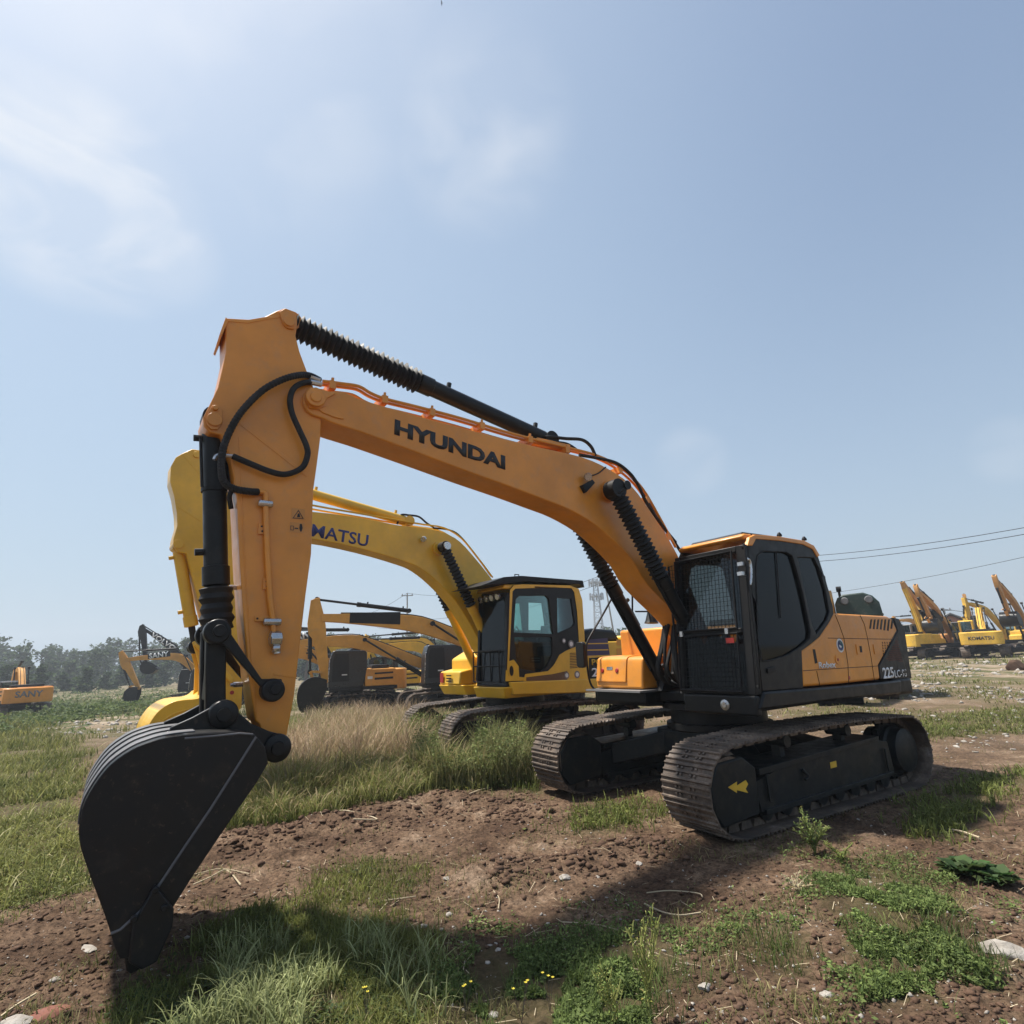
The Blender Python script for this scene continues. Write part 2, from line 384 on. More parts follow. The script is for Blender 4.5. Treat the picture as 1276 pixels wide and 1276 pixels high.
def BARE(x, y): return softpoly(x, y, BAREP, .9)*np.clip((fbm(x*.9, y*.9, 4, 63)-.30)*5, 0, .95)
def grassiness(x, y):
    g = np.zeros(x.shape)
    for k, P in GRASS.items(): g = np.maximum(g, softpoly(x, y, P)*1.)
    far = np.clip((y-10.5)/4, 0, 1)*np.clip((fbm(x*.35, y*.22, 5, 21, .6)-.44)*6, 0, 1)
    far = np.where(x > 5, far*.8, far); return np.maximum(g*(1-BARE(x, y)), far*(1-BARE(x, y)))
MACH = [(2.5868, 7.9058), (-.096, 12.287)]
def height(x, y):
    r = np.hypot(x, y)
    h = (fbm(x*.45+3, y*.45, 3, 1)-.5)*.16+(fbm(x*1.7, y*1.7, 3, 2)-.5)*.07
    flat = np.ones(x.shape)
    for a, b in MACH: flat = np.minimum(flat, np.clip((np.hypot(x-a, y-b)-2.3)/1.2, .12, 1))
    h = h*flat
    # churned bank of soil: a low ridge between the grass and the wheel rut
    for (pa, pb, am, wd) in (((270, 1060), (560, 1000), .07, .28), ((560, 1000), (690, 1012), .06, .3), ((610, 1095), (860, 1055), .09, .22), ((0, 1180), (110, 1140), .05, .5)):
        a = np.array(ground(*pa)); b = np.array(ground(*pb)); d = b-a; L2 = d@d
        t = np.clip(((x-a[0])*d[0]+(y-a[1])*d[1])/L2, 0, 1); q = np.hypot(x-a[0]-t*d[0]+(vn(x*3, y*3, 9)-.5)*.3, y-a[1]-t*d[1]+(vn(x*3, y*3, 10)-.5)*.3)
        h = h+am*np.exp(-(q/wd)**2)
    far = np.clip((r-20)/60, 0, 1); h = h-np.clip(.035*(y-13), 0, 1.1)*np.clip((4-x)/6, 0, 1)+.15*np.clip((y-13)/16, 0, 1)*np.clip((x-7)/8, 0, 1); h = h+far*(fbm(x*.02, y*.02, 3, 5)-.5)*1.2
    clod = np.clip((fbm(x*6, y*6, 4, 4, .6)-.45)*2.4, 0, 1); near = np.clip((30-r)/20, 0, 1)
    soft = np.clip((fbm(x*.8, y*.8, 2, 13)-.35)*3, .25, 1)
    h = h+clod*.06*near*soft+(fbm(x*19, y*19, 3, 6, .6)-.5)*.030*near
    return h
T0 = [math.radians(a) for a in np.concatenate([np.arange(-180, -62, 3.), np.arange(-62, -44.5, .5), np.arange(-44.5, 44.5, .14), np.arange(44.5, 62, .5), np.arange(62, 180, 3.)])]
rr = [.25, .5, .8]+list(1.1*np.exp(np.arange(0, math.log(40/1.1), .0062)))+list(40*np.exp(np.arange(0.012, math.log(3200/40), .03)))
th, R_ = np.meshgrid(np.array(T0), np.array(rr)); gx = (np.sin(th)*R_).ravel(); gy = (np.cos(th)*R_).ravel()
gz = height(gx, gy); na, nr = len(T0), len(rr)
I = np.arange(nr*na).reshape(nr, na); I2 = np.roll(I, -1, 1)
q = np.stack([I[:-1], I2[:-1], I2[1:], I[1:]], -1).reshape(-1, 4)
ctr = len(gx); V = np.concatenate([np.stack([gx, gy, gz], 1), [[0, 0, 0.]]])
tri = np.stack([np.full(na, ctr), I2[0], I[0]], 1)
gr = grassiness(gx, gy); cc = np.zeros((len(V), 3)); cc[:-1, 0] = gr
cc[:-1, 1] = np.clip((np.hypot(gx, gy)-9)/25, 0, 1); cc[:-1, 2] = np.clip((gx-4)/14, 0, 1)*np.clip((gy-8)/8, 0, 1)
fl = np.concatenate([q.ravel(), tri.ravel()]); lt = np.concatenate([np.full(len(q), 4), np.full(len(tri), 3)])
T = NT('soil'); p = T.n('ShaderNodeBsdfPrincipled'); p.inputs['Roughness'].default_value = .95; p.inputs['Specular IOR Level'].default_value = .15
at = T.n('ShaderNodeAttribute', attribute_name='Col'); sp = T.n('ShaderNodeSeparateColor'); T.l(at.outputs['Color'], sp.inputs[0])
dirt = T.ramp(T.noise(1.3, 9, .72), [(.30, (.060, .034, .022)), (.43, (.095, .058, .036)), (.56, (.170, .110, .070)), (.70, (.30, .22, .155))])
grit = T.ramp(T.noise(24, 8, .75), [(.38, g3(.42)), (.52, g3(.95)), (.66, g3(1.5))]); dirt = T.mix(1., dirt, grit, 'MULTIPLY')
farc = T.ramp(T.noise(.55, 9, .7), [(.34, (.070, .078, .030)), (.45, (.11, .105, .048)), (.53, (.22, .165, .11)), (.66, (.33, .27, .20))])
farl = T.mix(T.ramp(T.noise(5.5, 8, .8), [(.60, g3(0)), (.68, g3(.85))]), farc, (.42, .39, .34))
dirt = T.mix(sp.outputs[1], dirt, farl)
gcol = T.ramp(T.noise(4, 7, .7), [(.3, (.045, .040, .018)), (.55, (.080, .075, .030)), (.75, (.13, .11, .055))])
gm = T.ramp(sp.outputs[0], [(.1, g3(0)), (.95, g3(.62))]); c = T.mix(gm, dirt, gcol); T.l(c, p.inputs['Base Color'])
b = T.n('ShaderNodeBump'); b.inputs['Strength'].default_value = .9; b.inputs['Distance'].default_value = .03; T.l(T.noise(30, 9, .75), b.inputs['Height'])
T.l(b.outputs[0], p.inputs['Normal']); T.l(p.outputs[0], T.out.inputs[0]); M['soil'] = T.m
tag(np_mesh('ground', V, fl, lt, M['soil'], cc, True), kind='structure')
def hz1(x, y): return float(height(np.array([x]), np.array([y]))[0])
# ------------------------------------------------------------------ machine building blocks
def track_path(xf=1.57, xr=-1.68, R=.42, n=10, top=.045):
    """closed outline (x,z) that the outer face of the shoes follows, counted from the front idler"""
    P = []
    for i in range(n+1):
        a = math.pi/2-math.pi*i/n; P.append((xf+R*math.cos(a), R+.0+R*math.sin(a)))
    for i in range(1, 24): P.append((xf+(xr-xf)*i/24, 0.))
    for i in range(n+1):
        a = -math.pi/2-math.pi*i/n; P.append((xr+R*math.cos(a), R+R*math.sin(a)))
    for i in range(1, 24):
        t = i/24; P.append((xr+(xf-xr)*t, 2*R+top*math.sin(math.pi*t)))
    return P
def crawler(root, yc, sgn, path_args={}, w=.6, detail=2, fmat='steel_blue', z0=0.02):
    """one crawler: frame > track_chain, idler_guard, rollers, drive sprocket"""
    P = track_path(**path_args); R = path_args.get('R', .42); xf = path_args.get('xf', 1.57); xr = path_args.get('xr', -1.68)
    L = [0.]
    for i in range(len(P)): a, b = P[i], P[(i+1) % len(P)]; L.append(L[-1]+math.hypot(b[0]-a[0], b[1]-a[1]))
    tot = L[-1]; ns = 49 if detail > 1 else 30
    def at(s):
        s %= tot; i = max(j for j in range(len(P)) if L[j] <= s); a, b = P[i], P[(i+1) % len(P)]; t = (s-L[i])/(L[i+1]-L[i]); return a[0]+(b[0]-a[0])*t, a[1]+(b[1]-a[1])*t
    m = MB(); y0, y1 = yc-w/2, yc+w/2; pitch = tot/ns
    for k in range(ns):
        a, b = at(k*pitch), at((k+.96)*pitch); dx, dz = b[0]-a[0], b[1]-a[1]; l = math.hypot(dx, dz); tx, tz = dx/l, dz/l; nx, nz = -tz, tx   # path runs clockwise: outward = left of travel
        def q(s, h): return (a[0]+tx*s+nx*h, a[1]+tz*s+nz*h+z0)
        j = random.uniform(-.004, .004)
        # shoe plate with a lip, then three grouser bars
        if detail > 1:
            m.prism([q(0, -.024), q(l, -.030), q(l, -.018), q(0, -.012)], y0+j, y1+j)
            for s0, hh in ((.06, .004), (.42, 0.), (.80, .004)):
                s0 *= l; m.prism([q(s0, -.016), q(s0+.030, -.016), q(s0+.021, hh), q(s0+.007, hh)], y0+j, y1+j)
            for yy in (-.11, -.06, .06, .11):
                for s0 in (.28, .64): m.prism([q(s0*l-.012, -.016), q(s0*l+.012, -.016), q(s0*l+.010, .0), q(s0*l-.010, .0)], yc+yy-.012, yc+yy+.012)
            for yy in (-.09, .09): m.prism([q(.05*l, -.03), q(.95*l, -.03), q(.85*l, -.10), q(.15*l, -.10)], yc+yy-.02, yc+yy+.02)
        else:
            m.prism([q(0, -.05), q(l, -.05), q(l*.75, 0), q(l*.25, 0)], y0, y1)
    f = MB(); yo, yi = yc+sgn*.20, yc-sgn*.20; ya, yb = min(yo, yi), max(yo, yi)
    f.prism([(xf-.40, .17+z0), (xf-.34, .44+z0), (xf-.75, .52+z0), (xr+.62, .60+z0), (xr+.40, .56+z0), (xr+.36, .22+z0)], ya, yb)
    if detail > 1:
        f.prism([(xf-.42, .50+z0), (xf-.42, .56+z0), (xr+.60, .645+z0), (xr+.60, .60+z0)], ya-.02, yb+.02)
        f.prism([(xf-.44, .135+z0), (xf-.44, .19+z0), (xr+.42, .235+z0), (xr+.42, .195+z0)], ya-.025, yb+.025)
        e = yc+sgn*.215
        for xx in (xf-.52, xr+.52): f.box(xx-.02, xx+.02, min(e, e+sgn*.02), max(e, e+sgn*.02), .25+z0, .5+z0)
        f.tube([(xf-1.1, e+sgn*.0, .47+z0), (xf-1.17, e+sgn*.02, .40+z0), (xf-1.10, e+sgn*.02, .37+z0)], .018, 6)
    fr = f.build('crawler_track', M[fmat], root, bevel=.012 if detail > 1 else 0)
    m.build('track_chain', M['track'], fr, smooth=False)
    g = MB(); e0, e1 = yc-.215, yc+.215
    g.prism([(xf-.36, .16+z0), (xf+.16, .12+z0), (xf+.27, .24+z0), (xf+.28, .52+z0), (xf+.16, .68+z0), (xf-.20, .70+z0), (xf-.38, .58+z0)], e0, e1)
    g.build('idler_guard', M[fmat], fr, bevel=.02 if detail > 1 else 0)
    i_ = MB().lathe((xf, yc-.20, R+z0), (xf, yc+.20, R+z0), [(0, R-.12), (.1, R-.12), (.11, R-.06), (.29, R-.06), (.30, R-.12), (.40, R-.12)], 28); i_.build('idler_wheel', M['track'], fr)
    s_ = MB(); ny = 21
    o = []
    for k in range(ny*2): a = math.pi*k/ny; r = R-.05 if k % 2 else R-.11; o.append((xr+r*math.cos(a), R+z0+r*math.sin(a)))
    s_.prism(o, yc-.03, yc+.03); s_.lathe((xr, yc-.22, R+z0), (xr, yc+.22, R+z0), [(0, .22), (.02, .25), (.12, .26), (.14, .29), (.30, .29), (.32, .26), (.42, .25), (.44, .20)], 26)
    s_.build('drive_sprocket', M[fmat], fr)
    if detail > 1:
        for k in range(8):
            x = xf-.55-k*(xf-xr-1.05)/7; r = MB().lathe((x, yc-.16, .16+z0), (x, yc+.16, .16+z0), [(0, .055), (.01, .10), (.05, .10), (.06, .075), (.26, .075), (.27, .10), (.31, .10), (.32, .055)], 16); r.build('track_roller', M[fmat], fr)
        for x in (xf-1.05, xr+1.05):
            r = MB().cyl((x, yc-.13, 2*R-.12+z0+.02), (x, yc+.13, 2*R-.12+z0+.02), .06, 14); r.box(x-.04, x+.04, yc-.05, yc+.05, .5, 2*R-.12+z0); r.build('carrier_roller', M[fmat], fr)
    return fr
def carbody(root, fmat='steel_blue', gauge=1.195, top=.98):
    m = MB()
    m.prismz([(.62, .5), (.5, .62), (-.5, .62), (-.62, .5), (-.62, -.5), (-.5, -.62), (.5, -.62), (.62, -.5)], .46, .76)
    for sx in (1, -1):
        for sy in (1, -1):
            # each leg of the X frame slopes out to a track frame
            a = [(sx*.12, sy*.5), (sx*.62, sy*.38), (sx*1.02, sy*(gauge-.2)), (sx*.50, sy*(gauge-.2))]
            v = [(x, y, z) for (x, y), z in zip(a, (.74, .74, .56, .56))]+[(x, y, z) for (x, y), z in zip(a, (.47, .47, .30, .30))]
            m.add(v, [(0, 1, 2, 3), (7, 6, 5, 4), (0, 4, 5, 1), (1, 5, 6, 2), (2, 6, 7, 3), (3, 7, 4, 0)])
    m.build('undercarriage_frame', M[fmat], root, bevel=.02)
    r = MB().lathe((0, 0, .74), (0, 0, top+.12), [(0, .62), (.03, .66), (.10, .66), (.11, .60), (top-.72, .60), (top-.70, .70), (top-.63, .70)], 40); r.build('slewing_ring', M['black'], root)
def ram(name, root, F, a, b, y, r=.075, t=.5, mat='black', rodmat='black', boot=None, w=None, n_rib=26, rod_end=.09, soft=.72):
    """hydraulic ram from the barrel foot a to the rod eye b (x,z); boot: ribbed bellows over the rod"""
    A, B = Vector((a[0], y, a[1])), Vector((b[0], y, b[1])); L = (B-A).length; lb = L*t
    m = MB(); m.lathe(A, B, [(.0, r*.75), (.06, r*.8), (.08, r), (lb-.16, r), (lb-.155, r*1.14), (lb-.01, r*1.14), (lb, r*.8)], 22)
    m.cyl(A+Vector((0, -r*1.1, 0)), A+Vector((0, r*1.1, 0)), r*1.05, 18)
    d = (B-A).normalized(); up = Vector((0, 1, 0)).cross(d)
    for s in (.12, .8):
        c = A+d*(lb*s)+up*(-r); m.cyl(c, c-up*.06, .028, 8)
    o = m.build(name, M[mat], root, F.sw)
    k = MB(); k.cyl(A+d*(lb-.02), B, r*.55, 16); k.cyl(B+Vector((0, -r*1.0, 0)), B+Vector((0, r*1.0, 0)), rod_end, 18); k.build('rod', M[rodmat], o)
    if boot:
        L1 = (B-A).length-lb-.06; pr = []
        for i in range(n_rib*2+1):
            q = i/(n_rib*2); s = .02+L1*q; rad = (boot*(soft if i % 2 else 1.05))*(1+.05*math.sin(i*1.3)); pr.append((s, rad))
        pr = [(0, boot*.7)]+pr+[(pr[-1][0]+.02, boot*.66), (pr[-1][0]+.05, boot*.66)]
        q = MB().lathe(A+d*lb, B, pr, 18); q.build('bellows', M['rubber'], o, ang=20)
    return o
def bolt_ring(m, x, y, z, r, n, br, h, s=1):
    for i in range(n):
        a = 2*math.pi*i/n; c = Vector((x+r*math.cos(a), y, z+r*math.sin(a))); m.cyl(c, c+Vector((0, s*h, 0)), br, 6)
def pin(m, x, z, y0, y1, r, cap=.02):
    m.cyl((x, y0, z), (x, y1, z), r, 24)
def smoothclose(P, n=4):
    """closed outline smoothed lightly"""
    Q = [Vector((a, b, 0)) for a, b in P]; k = len(Q); out = []
    for i in range(k):
        a, b, c, d = Q[i-1], Q[i], Q[(i+1) % k], Q[(i+2) % k]
        for j in range(n):
            t = j/n; p = .5*((2*b)+(c-a)*t+(2*a-5*b+4*c-d)*t*t+(3*b-a-3*c+d)*t**3); out.append((p.x, p.y))
    return out
def sm2(P, n=5): return [(v.x, v.y) for v in catmull([(a, b, 0) for a, b in P], n)]
def teeth(m, tip, up, yw, n=5, L=.26, w=.11):
    """bucket teeth: tip (x,z) of the row, up: unit (x,z) from tip to lip, thickness across"""
    tx, tz = tip; ux, uz = up; px, pz = -uz, ux
    for i in range(n):
        y = -yw+.09+(2*yw-.18)*i/(n-1)
        a = [(tx-px*.012, tz-pz*.012), (tx+px*.012, tz+pz*.012), (tx+ux*L+px*.06, tz+uz*L+pz*.06), (tx+ux*L-px*.06, tz+uz*L-pz*.06)]
        k = len(m.v); m.prism(a, y-w/2, y+w/2)
        for j in (0, 1, 4, 5):
            x_, y_, z_ = m.v[k+j]; m.v[k+j] = (x_, y+(y_-y)*.7, z_)
def seat(m, x, y, z):
    m.box(x-.25, x+.25, y-.25, y+.25, z, z+.16); m.prism([(x-.32, z+.1), (x-.18, z+.1), (x-.26, z+.72), (x-.40, z+.70)], y-.23, y+.23)
    m.prism([(x-.37, z+.74), (x-.27, z+.74), (x-.31, z+.96), (x-.40, z+.95)], y-.14, y+.14)
    for s in (-.32, .26): m.box(x-.2, x+.32, y+s, y+s+.08, z+.12, z+.30); m.cyl((x+.25, y+s+.04, z+.3), (x+.28, y+s+.04, z+.46), .02, 8)
def bar(m, pts, r=.016): m.tube(pts, r, 8)
def rounded(x0, z0, x1, z1, r=.06, n=4):
    P = []
    for cx, cz, a0 in ((x1-r, z1-r, 0), (x0+r, z1-r, 90), (x0+r, z0+r, 180), (x1-r, z0+r, 270)):
        for i in range(n+1): a = math.radians(a0+90*i/n); P.append((cx+r*math.cos(a), cz+r*math.sin(a)))
    return P
def inset(P, d):
    """shrink a convex-ish outline by d"""
    n = len(P); ar = sum(P[i][0]*P[(i+1) % n][1]-P[(i+1) % n][0]*P[i][1] for i in range(n)); s = 1 if ar > 0 else -1; out = []
    for i in range(n):
        a, b, c = P[i-1], P[i], P[(i+1) % n]
        n1 = (-(b[1]-a[1]), b[0]-a[0]); n2 = (-(c[1]-b[1]), c[0]-b[0]); l1 = math.hypot(*n1) or 1; l2 = math.hypot(*n2) or 1
        v = (n1[0]/l1+n2[0]/l2, n1[1]/l1+n2[1]/l2); l = math.hypot(*v) or 1; out.append((b[0]+s*v[0]/l*d, b[1]+s*v[1]/l*d))
    return out
# ------------------------------------------------------------------ the orange excavator in front
F = Frame(2.5868, 7.9058, 3.6862, .0624)
H = empty('excavator', (F.b[0], F.b[1], 0), F.hd)
tag(H, 'large orange excavator with black mesh guarded cab, its bucket on the ground', 'excavator')
SW = F.sw
crawler(H, 1.195, 1); crawler(H, -1.195, -1); carbody(H)
ft = [c for c in H.children if c.name.startswith('crawler_track')]
# yellow arrow and sticker on the near crawler
m = MB(); y = 1.195+.218; a = F.tr([(907, 981), (918, 974), (918, 979), (929, 972), (932, 977), (929, 983), (932, 988), (918, 984.5), (918, 988)], y, False)
m.prism(a, y, y+.003); m.build('arrow_decal', M['yellow_decal'], ft[0], smooth=False)
y = 1.195+.204; m = MB().prism(F.tr([(1034, 950), (1041.5, 948), (1042.5, 955.5), (1035, 957.5)], y, False), y, y+.004); m.build('sticker', M['yellow_decal'], ft[0], smooth=False)
# --- turntable deck, bumper strip, counterweight
deck = [(1.13, 1.35), (1.13, .42), (.62, .36), (.62, -.38), (.86, -.42), (.92, -1.30), (.84, -1.37), (-2.1, -1.37), (-2.1, 1.35)]
cw = lambda r, n=14, y=1.35: [(-math.sqrt(max(r*r-v*v, 0)), v) for v in [y-2*y*i/n for i in range(n+1)]]
m = MB().prismz(deck, 1.10, 1.245); m.build('deck', M['charcoal'], H, SW, bevel=.03, seg=3)
# side bumper skirt along the cab side (slightly bowed, its line read off the photograph)
sk = F.tr([(945.5, 884.5), (967, 882.5), (1042.6, 872), (1122, 864.6), (1122, 847), (1096, 850), (1045, 854.5), (1001, 858), (951, 862)], 1.36)
m = MB().prism(sk, 1.26, 1.375); m.build('side_skirt', M['charcoal'], H, SW, bevel=.025, seg=3)
fs = MB().prism([(1.06, 1.05), (1.15, 1.06), (1.15, 1.262), (1.06, 1.262)], .42, 1.35); fs.build('front_skirt', M['charcoal'], H, SW, bevel=.025, seg=3)
hl = MB().lathe((1.15, .98, 1.16), (1.19, .98, 1.16), [(0, .055), (.012, .055), (.02, .03), (.03, .028)], 20); hl.build('work_lamp', M['chrome'], H, SW)
C = cw(2.83); Ci = [(-1.95, -1.35), (-1.95, 1.35)]
m = MB().prismz(C+Ci, 1.05, 1.26); cwt = m.build('counterweight', M['black'], H, SW, bevel=.04, seg=3)
C2 = cw(2.80); k = [(x, y*.995) for x, y in C2]
m = MB().prismz(k+[(-2.12, -1.34), (-2.12, 1.34)], 1.262, 2.02)
n0 = len(k)+2
for i in range(n0, 2*n0):                      # the upper half leans in and its shoulders are rounded
    x, y_, z = m.v[i]; m.v[i] = (x*.985 if x < -2.15 else x, y_*.985, z+.05)
m.build('weight_block', M['charcoal'], cwt, 0, bevel=.06, seg=4)
# --- cab-side orange body, outline read off on the plane y = 1.35
side = [(1039.6, 764), (1034.5, 774.5), (1022, 793), (1012, 801.5), (999, 811), (1001, 856), (1045, 852.5), (1097.6, 846.8), (1095.6, 829.5), (1119, 785.7), (1112, 770.4), (1106, 767.6)]
sd = F.tr(side, 1.35)
m = MB().prism(sd, .62, 1.345); bd = m.build('side_body', M['orange'], H, SW, bevel=.03, seg=3)
# dark rear corner with its perforated screen
rc = F.tr([(1097.9, 846.6), (1096, 829.5), (1119.2, 785.9), (1114, 769.5), (1121, 771), (1128, 784), (1137, 845.5)], 1.34)
m = MB().prism(rc, .70, 1.335); m.build('rear_corner', M['charcoal'], H, SW, bevel=.012)
scr = F.tr([(1103, 823), (1118.5, 792), (1126, 826)], 1.34); xs = [p[0] for p in scr]; zs = [p[1] for p in scr]
m = MB(); ny = 15
for i in range(ny):
    for j in range(ny):
        x = min(xs)+(max(xs)-min(xs))*(i+.5*(j % 2))/ny; z = min(zs)+(max(zs)-min(zs))*j/ny
        if inpoly(np.array([x]), np.array([z]), inset(scr, .02))[0]:
            m.add([(x-.010, 1.338, z), (x, 1.338, z-.012), (x+.010, 1.338, z), (x, 1.338, z+.012)], [(0, 1, 2, 3)])
m.build('perforated_screen', M['brick'], H, SW, smooth=False)
# panel joints, handles, fuel door, slots
def slot(pts, name='vent_slot', mat='black', y=1.3455, par=bd, t=.003):
    MB().prism(F.tr(pts, 1.35), y, y+t).build(name, M[mat], par, 0, smooth=False)
m = MB()
for pts in (((1041, 766), (1046, 778), (1052, 795), (1057, 828), (1058, 851)), ((1072, 766.5), (1077.5, 778), (1081.5, 796), (1086, 820), (1090, 848)), ((1032, 795), (1080, 796), (1112, 796.5)), ((1001, 835.8), (1058, 832), (1096, 829.8)), ((1018, 836), (1022, 854))):
    P = [F.pl(a, b, 1.35) for a, b in pts]; m.tube([(x, 1.3465, z) for x, z in P], .0035, 5)
m.each('panel_seam', M['black'], bd, 0)
for i in range(7):
    x = 1083.2+i*4.4; h = (12, 12.5, 12.5, 13, 14, 14.5, 12)[i]
    slot([(x+2.0, 772), (x+3.9, 771.6), (x+2.4, 771.6+h), (x+.4, 771.2+h)])
m = MB()
for i in range(4):
    for j in range(5-i if i < 5 else 1):
        a = F.pl(1100+i*2.9+j*.3, 801+j*3.4, 1.35); m.prism([(a[0]-.012, a[1]), (a[0], a[1]-.014), (a[0]+.012, a[1]), (a[0], a[1]+.014)], 1.346, 1.3485)
m.build('vent_holes', M['black'], bd, 0, smooth=False)
slot([(1013, 809), (1016, 809), (1019, 826), (1016, 827)], 'door_handle'); 
slot([(1066.5, 803), (1078, 802.5), (1080, 815), (1068.5, 815.6)], 'latch_plate', 'orange', t=.008); slot([(1070.5, 805), (1073, 805), (1074, 813), (1071.5, 813)], 'door_handle', 'black', 1.354)
slot([(1088, 803), (1097, 802.5), (1098.5, 814.8), (1090, 815.2)], 'latch_plate', 'orange', t=.008)
cx, cz = F.pl(1044, 822, 1.35); m = MB().cyl((cx, 1.346, cz), (cx, 1.352, cz), .055, 20); m.build('lock_cover', M['orange'], bd, 0)
m = MB().cyl((cx, 1.352, cz), (cx, 1.356, cz), .018, 10); cx2, cz2 = F.pl(1058.5, 844.5, 1.35); m.cyl((cx2, 1.346, cz2), (cx2, 1.35, cz2), .022, 12); m.each('lock', M['red'], bd, 0)
# round badge: white ring, dark field, blue-green swirl
cx, cz = F.pl(1047.3, 804.3, 1.35)
def disc(r0, r1, y, mat, a0=0, a1=360, off=(0, 0), nm='badge'):
    P = [(cx+off[0]+r1*math.cos(math.radians(a0+(a1-a0)*i/24)), cz+off[1]+r1*math.sin(math.radians(a0+(a1-a0)*i/24))) for i in range(25)]
    Q = [(cx+off[0]+r0*math.cos(math.radians(a0+(a1-a0)*i/24)), cz+off[1]+r0*math.sin(math.radians(a0+(a1-a0)*i/24))) for i in range(24, -1, -1)] if r0 else []
    MB().prism(P+Q, y, y+.003).build(nm, M[mat], bd, 0, smooth=False)
disc(0, .083, 1.3455, 'white_letter', 0, 359); disc(0, .062, 1.349, 'blue_letter', 0, 359); disc(.022, .058, 1.3525, 'teal', 60, 210); disc(0, .028, 1.3525, 'white_letter', 200, 380, (.01, .0))
text_part('Robex', F, bd, (1020.5, 833.2), (1041.5, 832), (1019.7, 825), 1.346, M['white_letter'], bold=.028).rotation_euler.z = 0
text_part('225', F, H, (1101, 846), (1114.6, 844.6), (1099, 832), 1.336, M['white_letter'], bold=.03, shear=-.02)
text_part('LC-9S', F, H, (1115.2, 844.6), (1130, 843.2), (1114, 835), 1.336, M['white_letter'], bold=.01)
# engine hood across the back, black top hump behind
m = MB().prism([(-.66, 1.25), (-.66, 2.05), (-1.2, 2.10), (-2.05, 2.08), (-2.12, 1.25)], -1.34, .61); m.build('engine_hood', M['orange'], H, SW, bevel=.04, seg=3)
m = MB().prism([(-1.0, 2.09), (-1.05, 2.17), (-1.9, 2.17), (-1.95, 2.09)], -.75, .45); m.build('hood_cover', M['black'], H, SW, bevel=.02)
# right-hand side: fuel tank, tool box, step
tk = MB().prism([(.34, 1.245), (.34, 2.07), (-.64, 2.08), (-.64, 1.245)], -1.34, -.47); tk.build('fuel_tank', M['orange'], H, SW, bevel=.04, seg=3)
tb = MB().prism(sm2([(.36, 1.70), (.70, 1.69), (.785, 1.665), (.815, 1.60), (.845, 1.42), (.86, 1.27)], 3)+[(.36, 1.27)], -1.36, -.47); tb.build('tool_box', M['orange'], H, SW, bevel=.03, seg=3)
tl = MB().prism(sm2([(.50, 1.708), (.70, 1.70), (.80, 1.675), (.83, 1.60), (.868, 1.39), (.872, 1.36)], 3)+[(.82, 1.36), (.77, 1.62), (.68, 1.66), (.50, 1.675)], -1.34, -.76); lid = tl.build('tool_box_lid', M['orange'], H, SW, bevel=.015, seg=3)
for yy in (-1.22, -.93):
    m = MB().lathe((.80, yy, 1.50), (.862, yy, 1.51), [(0, .034), (.05, .034), (.062, .024)], 14); m.build('latch', M['red'], lid)
m = MB().prism([(.83, 1.515), (.85, 1.517), (.845, 1.56), (.825, 1.558)], -1.13, -1.02); m.build('handle', M['chrome'], lid)
bx = MB().prism([(.86, 1.06), (.90, 1.10), (.90, 1.235), (.3, 1.235), (.3, 1.03)], -1.36, -.40); bx.build('step_box', M['black'], H, SW, bevel=.02)
m = MB().box(.40, 1.03, -1.40, -.36, 1.238, 1.262); m.build('step_plate', M['grey'], H, SW)
# --- cab
cabside = [(950.5, 861.5), (930.5, 681), (934, 670.5), (971, 670.5), (1002, 675.5), (1014, 682), (1020.2, 694), (1030.4, 725.6), (1038.5, 756), (1039.2, 765), (1034.3, 775), (1022, 793.4), (1012, 801.8), (999.6, 811), (1001.6, 857.5)]
cs = F.tr(cabside, 1.345)
wdoor = F.tr([(944.5, 800), (942, 706), (944, 692), (951, 686.5), (979, 687.5), (987, 692), (991.5, 706), (1000, 738), (1010, 786), (1009, 796), (1000, 805), (981.5, 816.5), (961, 823), (950, 824)], 1.345)
wrear = F.tr([(994, 694), (1014.5, 695), (1020, 706), (1029, 735), (1034, 762), (1031, 772), (1018, 790), (1012.5, 780), (1003, 735)], 1.345)
cab = MB().holes(cs, [wdoor, wrear], 1.295, 1.342); cb = cab.build('cab', M['charcoal'], H, SW, bevel=.008)
m = MB().holes(cs, [inset(wdoor, .02)], .37, .41)                           # right wall with its window
m.box(.0, 0, 0, 0, 0, 0)
xs0, xs1 = min(p[0] for p in cs), max(p[0] for p in cs)
x0r = F.pl(1001, 840, 1.345)[0]
m.box(x0r, 1.04, .41, 1.295, 1.245, 1.30)                                     # floor
m.box(-.62, -.55, .41, 1.295, 2.05, 2.22)
m.each('cab_shell', M['charcoal'], cb, 0)
wd = F.tr([(946, 800), (941, 706), (942, 690), (950, 684.5), (980, 685.5), (989, 690.5), (993.5, 706), (1002, 738), (1012, 786), (1011, 798), (1001, 807), (982, 818.5), (961, 825), (948, 826)], 1.345)
for nm, P in (('door_window', wd), ('rear_side_window', [(a, b) for a, b in wrear])):
    o = MB().prism(P if nm == 'door_window' else inset(P, -.015), 1.312, 1.318).build(nm, M['glass_dark'], cb, 0, smooth=False)
m = MB(); P = wdoor; m.tube([(x, 1.343, z) for x, z in P+[P[0]]], .009, 6); a = F.pl(968, 687, 1.34); b = F.pl(974, 770, 1.34); m.tube([(a[0], 1.33, a[1]), (b[0], 1.33, b[1])], .007, 6)
m.build('window_seal', M['rubber'], cb, 0)
roof = F.tr([(931.5, 680), (934, 669.5), (941, 666), (971, 668.5), (1002, 673.6), (1014, 679.8), (1021.5, 692), (1018.5, 694.5), (1013, 684.5), (1001, 678.5), (971, 673.8), (942, 671.5), (937.5, 680)], 1.35)
